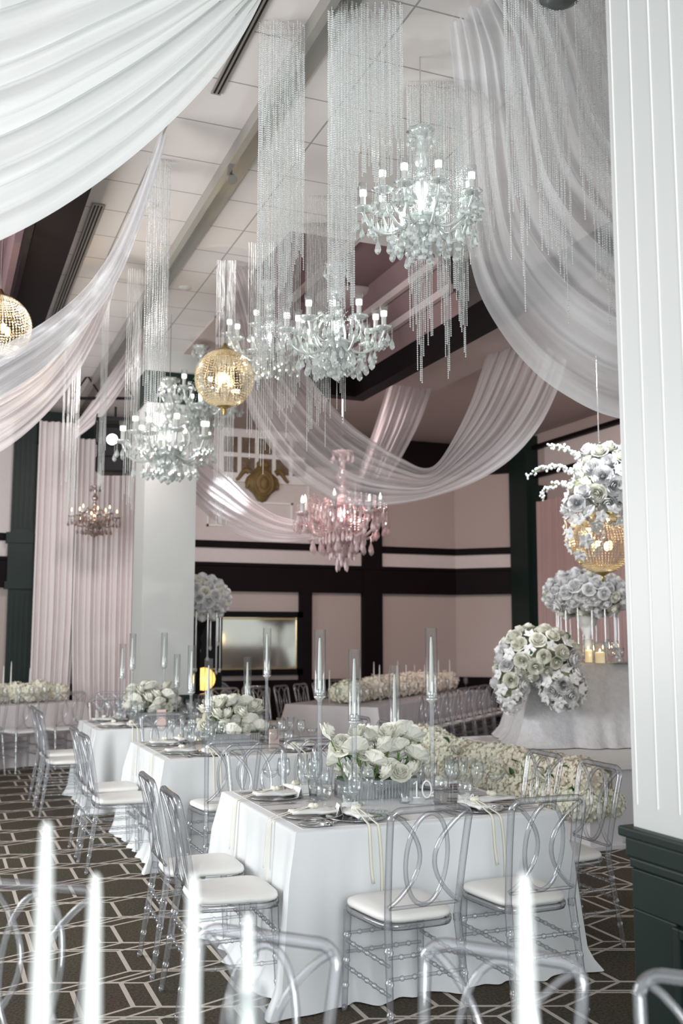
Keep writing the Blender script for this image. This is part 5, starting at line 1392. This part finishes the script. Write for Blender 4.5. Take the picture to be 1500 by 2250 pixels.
strands(BC, 'bead curtain hanging in the middle of the white tiled ceiling on the left', fan(313, 367, 26, [(313, 890), (335, 960), (355, 860), (367, 800)], 60, 14), 6.6, jd=0.1, seed=14)
strands(BC, 'narrow bead curtain just left of the one before the white column', fan(268, 304, 17, [(268, 1060), (290, 1080), (304, 960)], 40, 15), 8.6, seed=15)
strands(BC, 'narrowest bead curtain, beside the stage light', fan(213, 232, 10, [(213, 1090), (225, 1060), (232, 1000)], 50, 16), 8.8, seed=16)
strands(BC, 'bead strands with pointed ends hanging below the middle gold globe', fan(468, 512, 16, [(468, 1080), (492, 1150), (512, 1040)], 60, 17), 8.4, seed=17)
strands(BC, 'thin bead strands left of the second chandelier, hanging before the central drape', fan(540, 600, 12, [(540, 1000), (560, 960), (577, 1050), (600, 930)], 70, 18), 8.0, seed=18)
strands(BC, 'bead strands below the chandelier partly behind the second one', fan(608, 660, 14, [(608, 880), (640, 930), (660, 860)], 50, 19), 7.6, seed=19)
strands(BC, 'bead strands with long points below the second chandelier', fan(672, 760, 24, [(672, 950), (690, 870), (718, 930), (730, 820), (757, 900)], 60, 20), 7.1, seed=20)
strands(BC, 'short dense grey bead mesh hanging at the edge of the maroon ceiling tray', fan(670, 722, 34, [(670, 760), (722, 720)], 20, 21), 7.6, r=0.0042, pitch=0.012, seed=21, mat='beads_grey')
strands(BC, 'faint pair of pale strands in front of the pink curtain, left of the stage light', fan(132, 168, 14, [(132, 1000), (150, 1130), (168, 1050)], 60, 22), 10.5, seed=22, r=0.006)

# ------------------------------------------------------------------ chiffon drapes
def WC(px, py, d):
    p = W(px, py, d)
    return p if p[2] < CEIL-0.03 else WZ(px, py, CEIL-0.03)
def drape(label, A, B, mat, folds, amp, n=110, m=90, sag=0.0, seed=1, depth=None):
    a = spline([WC(*p) for p in A], n); b = spline([WC(*p) for p in B], n)
    rr = random.Random(seed); ph = [rr.uniform(0, 6.28) for _ in range(5)]
    nrm = (-sin(HEAD), -cos(HEAD), -0.1)
    rows = []
    for j in range(m+1):
        v = j/m; row = []
        for i in range(n):
            u = i/(n-1); p = lerp(a[i], b[i], v)
            env = min(1, 4*v+0.25)*min(1, 4*(1-v)+0.25)
            f = v*folds*2*pi
            o = amp*(sin(f+ph[0]+0.9*sin(2.2*u+ph[1]))*0.55+sin(f*1.63+ph[2]+1.4*u)*0.35+sin(f*0.42+ph[3]-1.2*u)*0.6)*env
            o2 = amp*0.5*cos(f+ph[0]+0.9*sin(2.2*u+ph[1]))*env
            row.append((p[0]+nrm[0]*o, p[1]+nrm[1]*o, min(CEIL-0.01, p[2]+nrm[2]*o+o2*0.6)))
        rows.append(row)
    o = MB().grid(rows, True, uv=True).build('ceiling_drape', M[mat]); tag(o, label, 'drape')
    return o
drape('huge white chiffon drape filling the top left corner', [(-160, 590, 3.35), (0, 530, 3.5), (150, 448, 3.7), (300, 338, 3.9), (430, 215, 4.1), (515, 108, 4.3), (575, 0, 4.5), (612, -100, 4.6)],
      [(-160, -160, 3.0), (0, -190, 3.15), (150, -220, 3.4), (300, -240, 3.6), (420, -250, 3.8), (520, -230, 4.1), (590, -190, 4.3), (625, -140, 4.6)], 'chiffon', 13, 0.032, seed=3)
drape('narrower sheer drape sweeping from the ceiling down to the left edge beside the gold globe', [(-90, 945, 6.2), (0, 880, 6.2), (110, 800, 6.3), (200, 705, 6.3), (262, 610, 6.3), (310, 490, 6.2), (345, 380, 6.1), (368, 300, 6.0)],
      [(-90, 800, 6.5), (0, 762, 6.5), (100, 705, 6.5), (180, 640, 6.5), (240, 560, 6.4), (285, 470, 6.3), (320, 380, 6.2), (350, 296, 6.0)], 'chiffon_sheer', 5, 0.03, seed=4)
drape('pinkish sheer drape hanging lowest at the left edge of the picture', [(-90, 1030, 8.3), (0, 992, 8.3), (80, 930, 8.3), (150, 850, 8.3), (200, 765, 8.3), (232, 690, 8.3), (255, 620, 8.2)],
      [(-90, 900, 8.6), (0, 868, 8.6), (90, 812, 8.6), (150, 745, 8.6), (190, 680, 8.5), (215, 620, 8.4), (235, 560, 8.2)], 'chiffon_rose', 5, 0.03, seed=5)
drape('small far drape in front of the truss above the pink curtain', [(165, 965, 12.2), (215, 925, 12.2), (262, 865, 12.2), (300, 800, 12.2), (318, 740, 12.2)], [(170, 925, 12.4), (210, 870, 12.4), (250, 810, 12.4), (285, 755, 12.4), (310, 700, 12.4)], 'chiffon_rose', 4, 0.03, n=50, m=40, seed=6)
drape('huge sheer drape on the right falling from the ceiling towards the white pier', [(985, 60, 5.15), (998, 200, 5.6), (1006, 350, 6.1), (1024, 520, 6.6), (1052, 640, 6.9), (1112, 745, 7.0), (1180, 822, 7.0), (1250, 872, 6.9), (1322, 908, 6.8), (1410, 930, 6.7)],
      [(1180, -80, 4.75), (1215, -70, 4.8), (1250, -60, 4.9), (1285, -40, 5.0), (1320, 0, 5.1), (1350, 50, 5.2), (1370, 110, 5.3), (1390, 170, 5.4), (1405, 230, 5.5), (1420, 300, 5.6)], 'chiffon_sheer', 11, 0.045, n=130, m=120, seed=7)
drape('large rose tinted drape swagged across the middle of the room above the pink chandelier', [(470, 590, 8.9), (500, 700, 9.2), (530, 850, 9.5), (572, 952, 9.7), (642, 1040, 9.8), (720, 1095, 9.9), (783, 1113, 9.9), (860, 1110, 9.9), (950, 1092, 9.9), (1040, 1060, 9.8), (1120, 1010, 9.7), (1182, 940, 9.6), (1222, 862, 9.4), (1245, 790, 9.2)],
      [(560, 590, 9.2), (600, 690, 9.5), (645, 780, 9.8), (700, 855, 10.0), (762, 925, 10.2), (830, 975, 10.3), (885, 1008, 10.3), (930, 1028, 10.3), (962, 1015, 10.3), (1000, 955, 10.2), (1035, 880, 10.0), (1062, 800, 9.8), (1085, 735, 9.5), (1100, 690, 9.3)], 'chiffon_rose', 9, 0.045, n=150, m=90, seed=8)
drape('pink sheer panel falling from the black beam behind the central drape', [(870, 770, 11.4), (850, 850, 11.4), (825, 930, 11.5), (800, 1000, 11.6), (785, 1050, 11.6)], [(975, 740, 11.6), (955, 830, 11.6), (925, 920, 11.7), (885, 1000, 11.8), (850, 1060, 11.8)], 'chiffon_rose', 6, 0.04, n=50, m=60, seed=9)
drape('lilac tinted drape swagged low between the white column and the pink chandelier', [(370, 1060, 11.9), (425, 1105, 11.9), (480, 1150, 11.9), (555, 1184, 11.9), (640, 1190, 11.9), (730, 1175, 11.9)],
      [(390, 900, 12.3), (430, 985, 12.2), (495, 1040, 12.2), (555, 1098, 12.2), (620, 1136, 12.2), (720, 1150, 12.2)], 'chiffon_rose', 7, 0.035, n=90, m=60, seed=10)

# ------------------------------------------------------------------ fixtures
p = W(250, 970, 12.2)
t = thing('stage_light', 'black moving-head stage light with a bright white lens hanging left of the white column', 'stage light', p, -HEAD)
MB().box((0, 0.05, -0.02), (0.34, 0.30, 0.40)).build('head', M['black'], t, bevel=0.03)
MB().box((0, 0.05, -0.30), (0.40, 0.32, 0.20)).build('base', M['black'], t, bevel=0.02)
b = MB(); b.box((-0.19, 0.05, 0.02), (0.03, 0.12, 0.5)); b.box((0.19, 0.05, 0.02), (0.03, 0.12, 0.5)); b.box((0, 0.05, 0.28), (0.42, 0.16, 0.05)); b.build('yoke', M['black'], t)
b = MB(); b.tube([(0.01, -0.10, 0.0), (0.01, -0.13, 0.0)], 0.082, 24); b.build('lens_ring', M['black'], t)
b = MB(); b.tube([(0.01, -0.128, 0.0), (0.01, -0.138, 0.0)], 0.066, 24); b.build('lens', M['lens'], t)
b = MB(); b.tube([(0, 0.05, 0.28), (0, 0.05, 0.45)], 0.015, 8); b.tube([(-0.21, -0.02, 0.35), (-0.23, -0.05, 0.15), (-0.20, -0.05, -0.05)], 0.008, 6); b.build('cable', M['black'], t)
p = W(200, 855, 12.4)
t = thing('lighting_truss', 'black triangular lighting truss above the stage light', 'truss', (p[0], p[1], p[2]), -HEAD)
b = MB()
for z in (0.18, -0.12): b.tube([(-0.25, 0, z), (0.75, 0.0, z)], 0.02, 8)
for k in range(5): b.tube([(-0.25+0.2*k, 0, 0.18 if k % 2 else -0.12), (-0.05+0.2*k, 0, -0.12 if k % 2 else 0.18)], 0.012, 6)
b.build('bars', M['black'], t)
b = MB(); b.tube([(0, 0, 0.18), (0, 0, CEIL-p[2])], 0.012, 6); b.tube([(0.6, 0, 0.18), (0.6, 0, CEIL-p[2])], 0.012, 6); b.build('hangers', M['black'], t)
q = WZ(500, 352, CEIL)
t = thing('track_spotlight', 'small grey spotlight clipped to the ceiling track', 'spotlight', (1.75, q[1], CEIL-0.02))
MB().tube([(0, 0, 0), (0, 0, -0.09)], 0.006, 6).build('arm', M['metal_grey'], t)
b = MB(); b.tube([(0, 0.03, -0.08), (0, -0.03, -0.13)], [0.026, 0.034], 14); b.build('head', M['metal_grey'], t)
MB().box((0, 0, -0.005), (0.03, 0.09, 0.02)).build('adapter', M['metal_grey'], t)
p = W(1230, -12, 4.55)
t = thing('ceiling_speaker', 'round dark grey fixture cut by the top edge of the picture above the right drape', 'speaker', p)
MB().lathe([(0.0, -0.055), (0.05, -0.05), (0.10, -0.02), (0.112, 0.02), (0.10, 0.06), (0.0, 0.08)], 32).build('housing', M['spk'], t)
MB().tube([(0, 0, 0.07), (0, 0, CEIL-p[2])], 0.012, 8).build('pendant_rod', M['spk'], t)
for (px, py) in ((405, 632), (330, 450)):
    q = WZ(px, py, CEIL)
    o = MB().lathe([(0.0, -0.012), (0.05, -0.012), (0.06, 0.0)], 24).build('smoke_detector', M['stage']); o.location = q; tag(o, 'small round pale detector disc on the tiled ceiling, %s' % ('beyond the bead curtain' if py == 632 else 'left of the bead curtain'), 'detector')
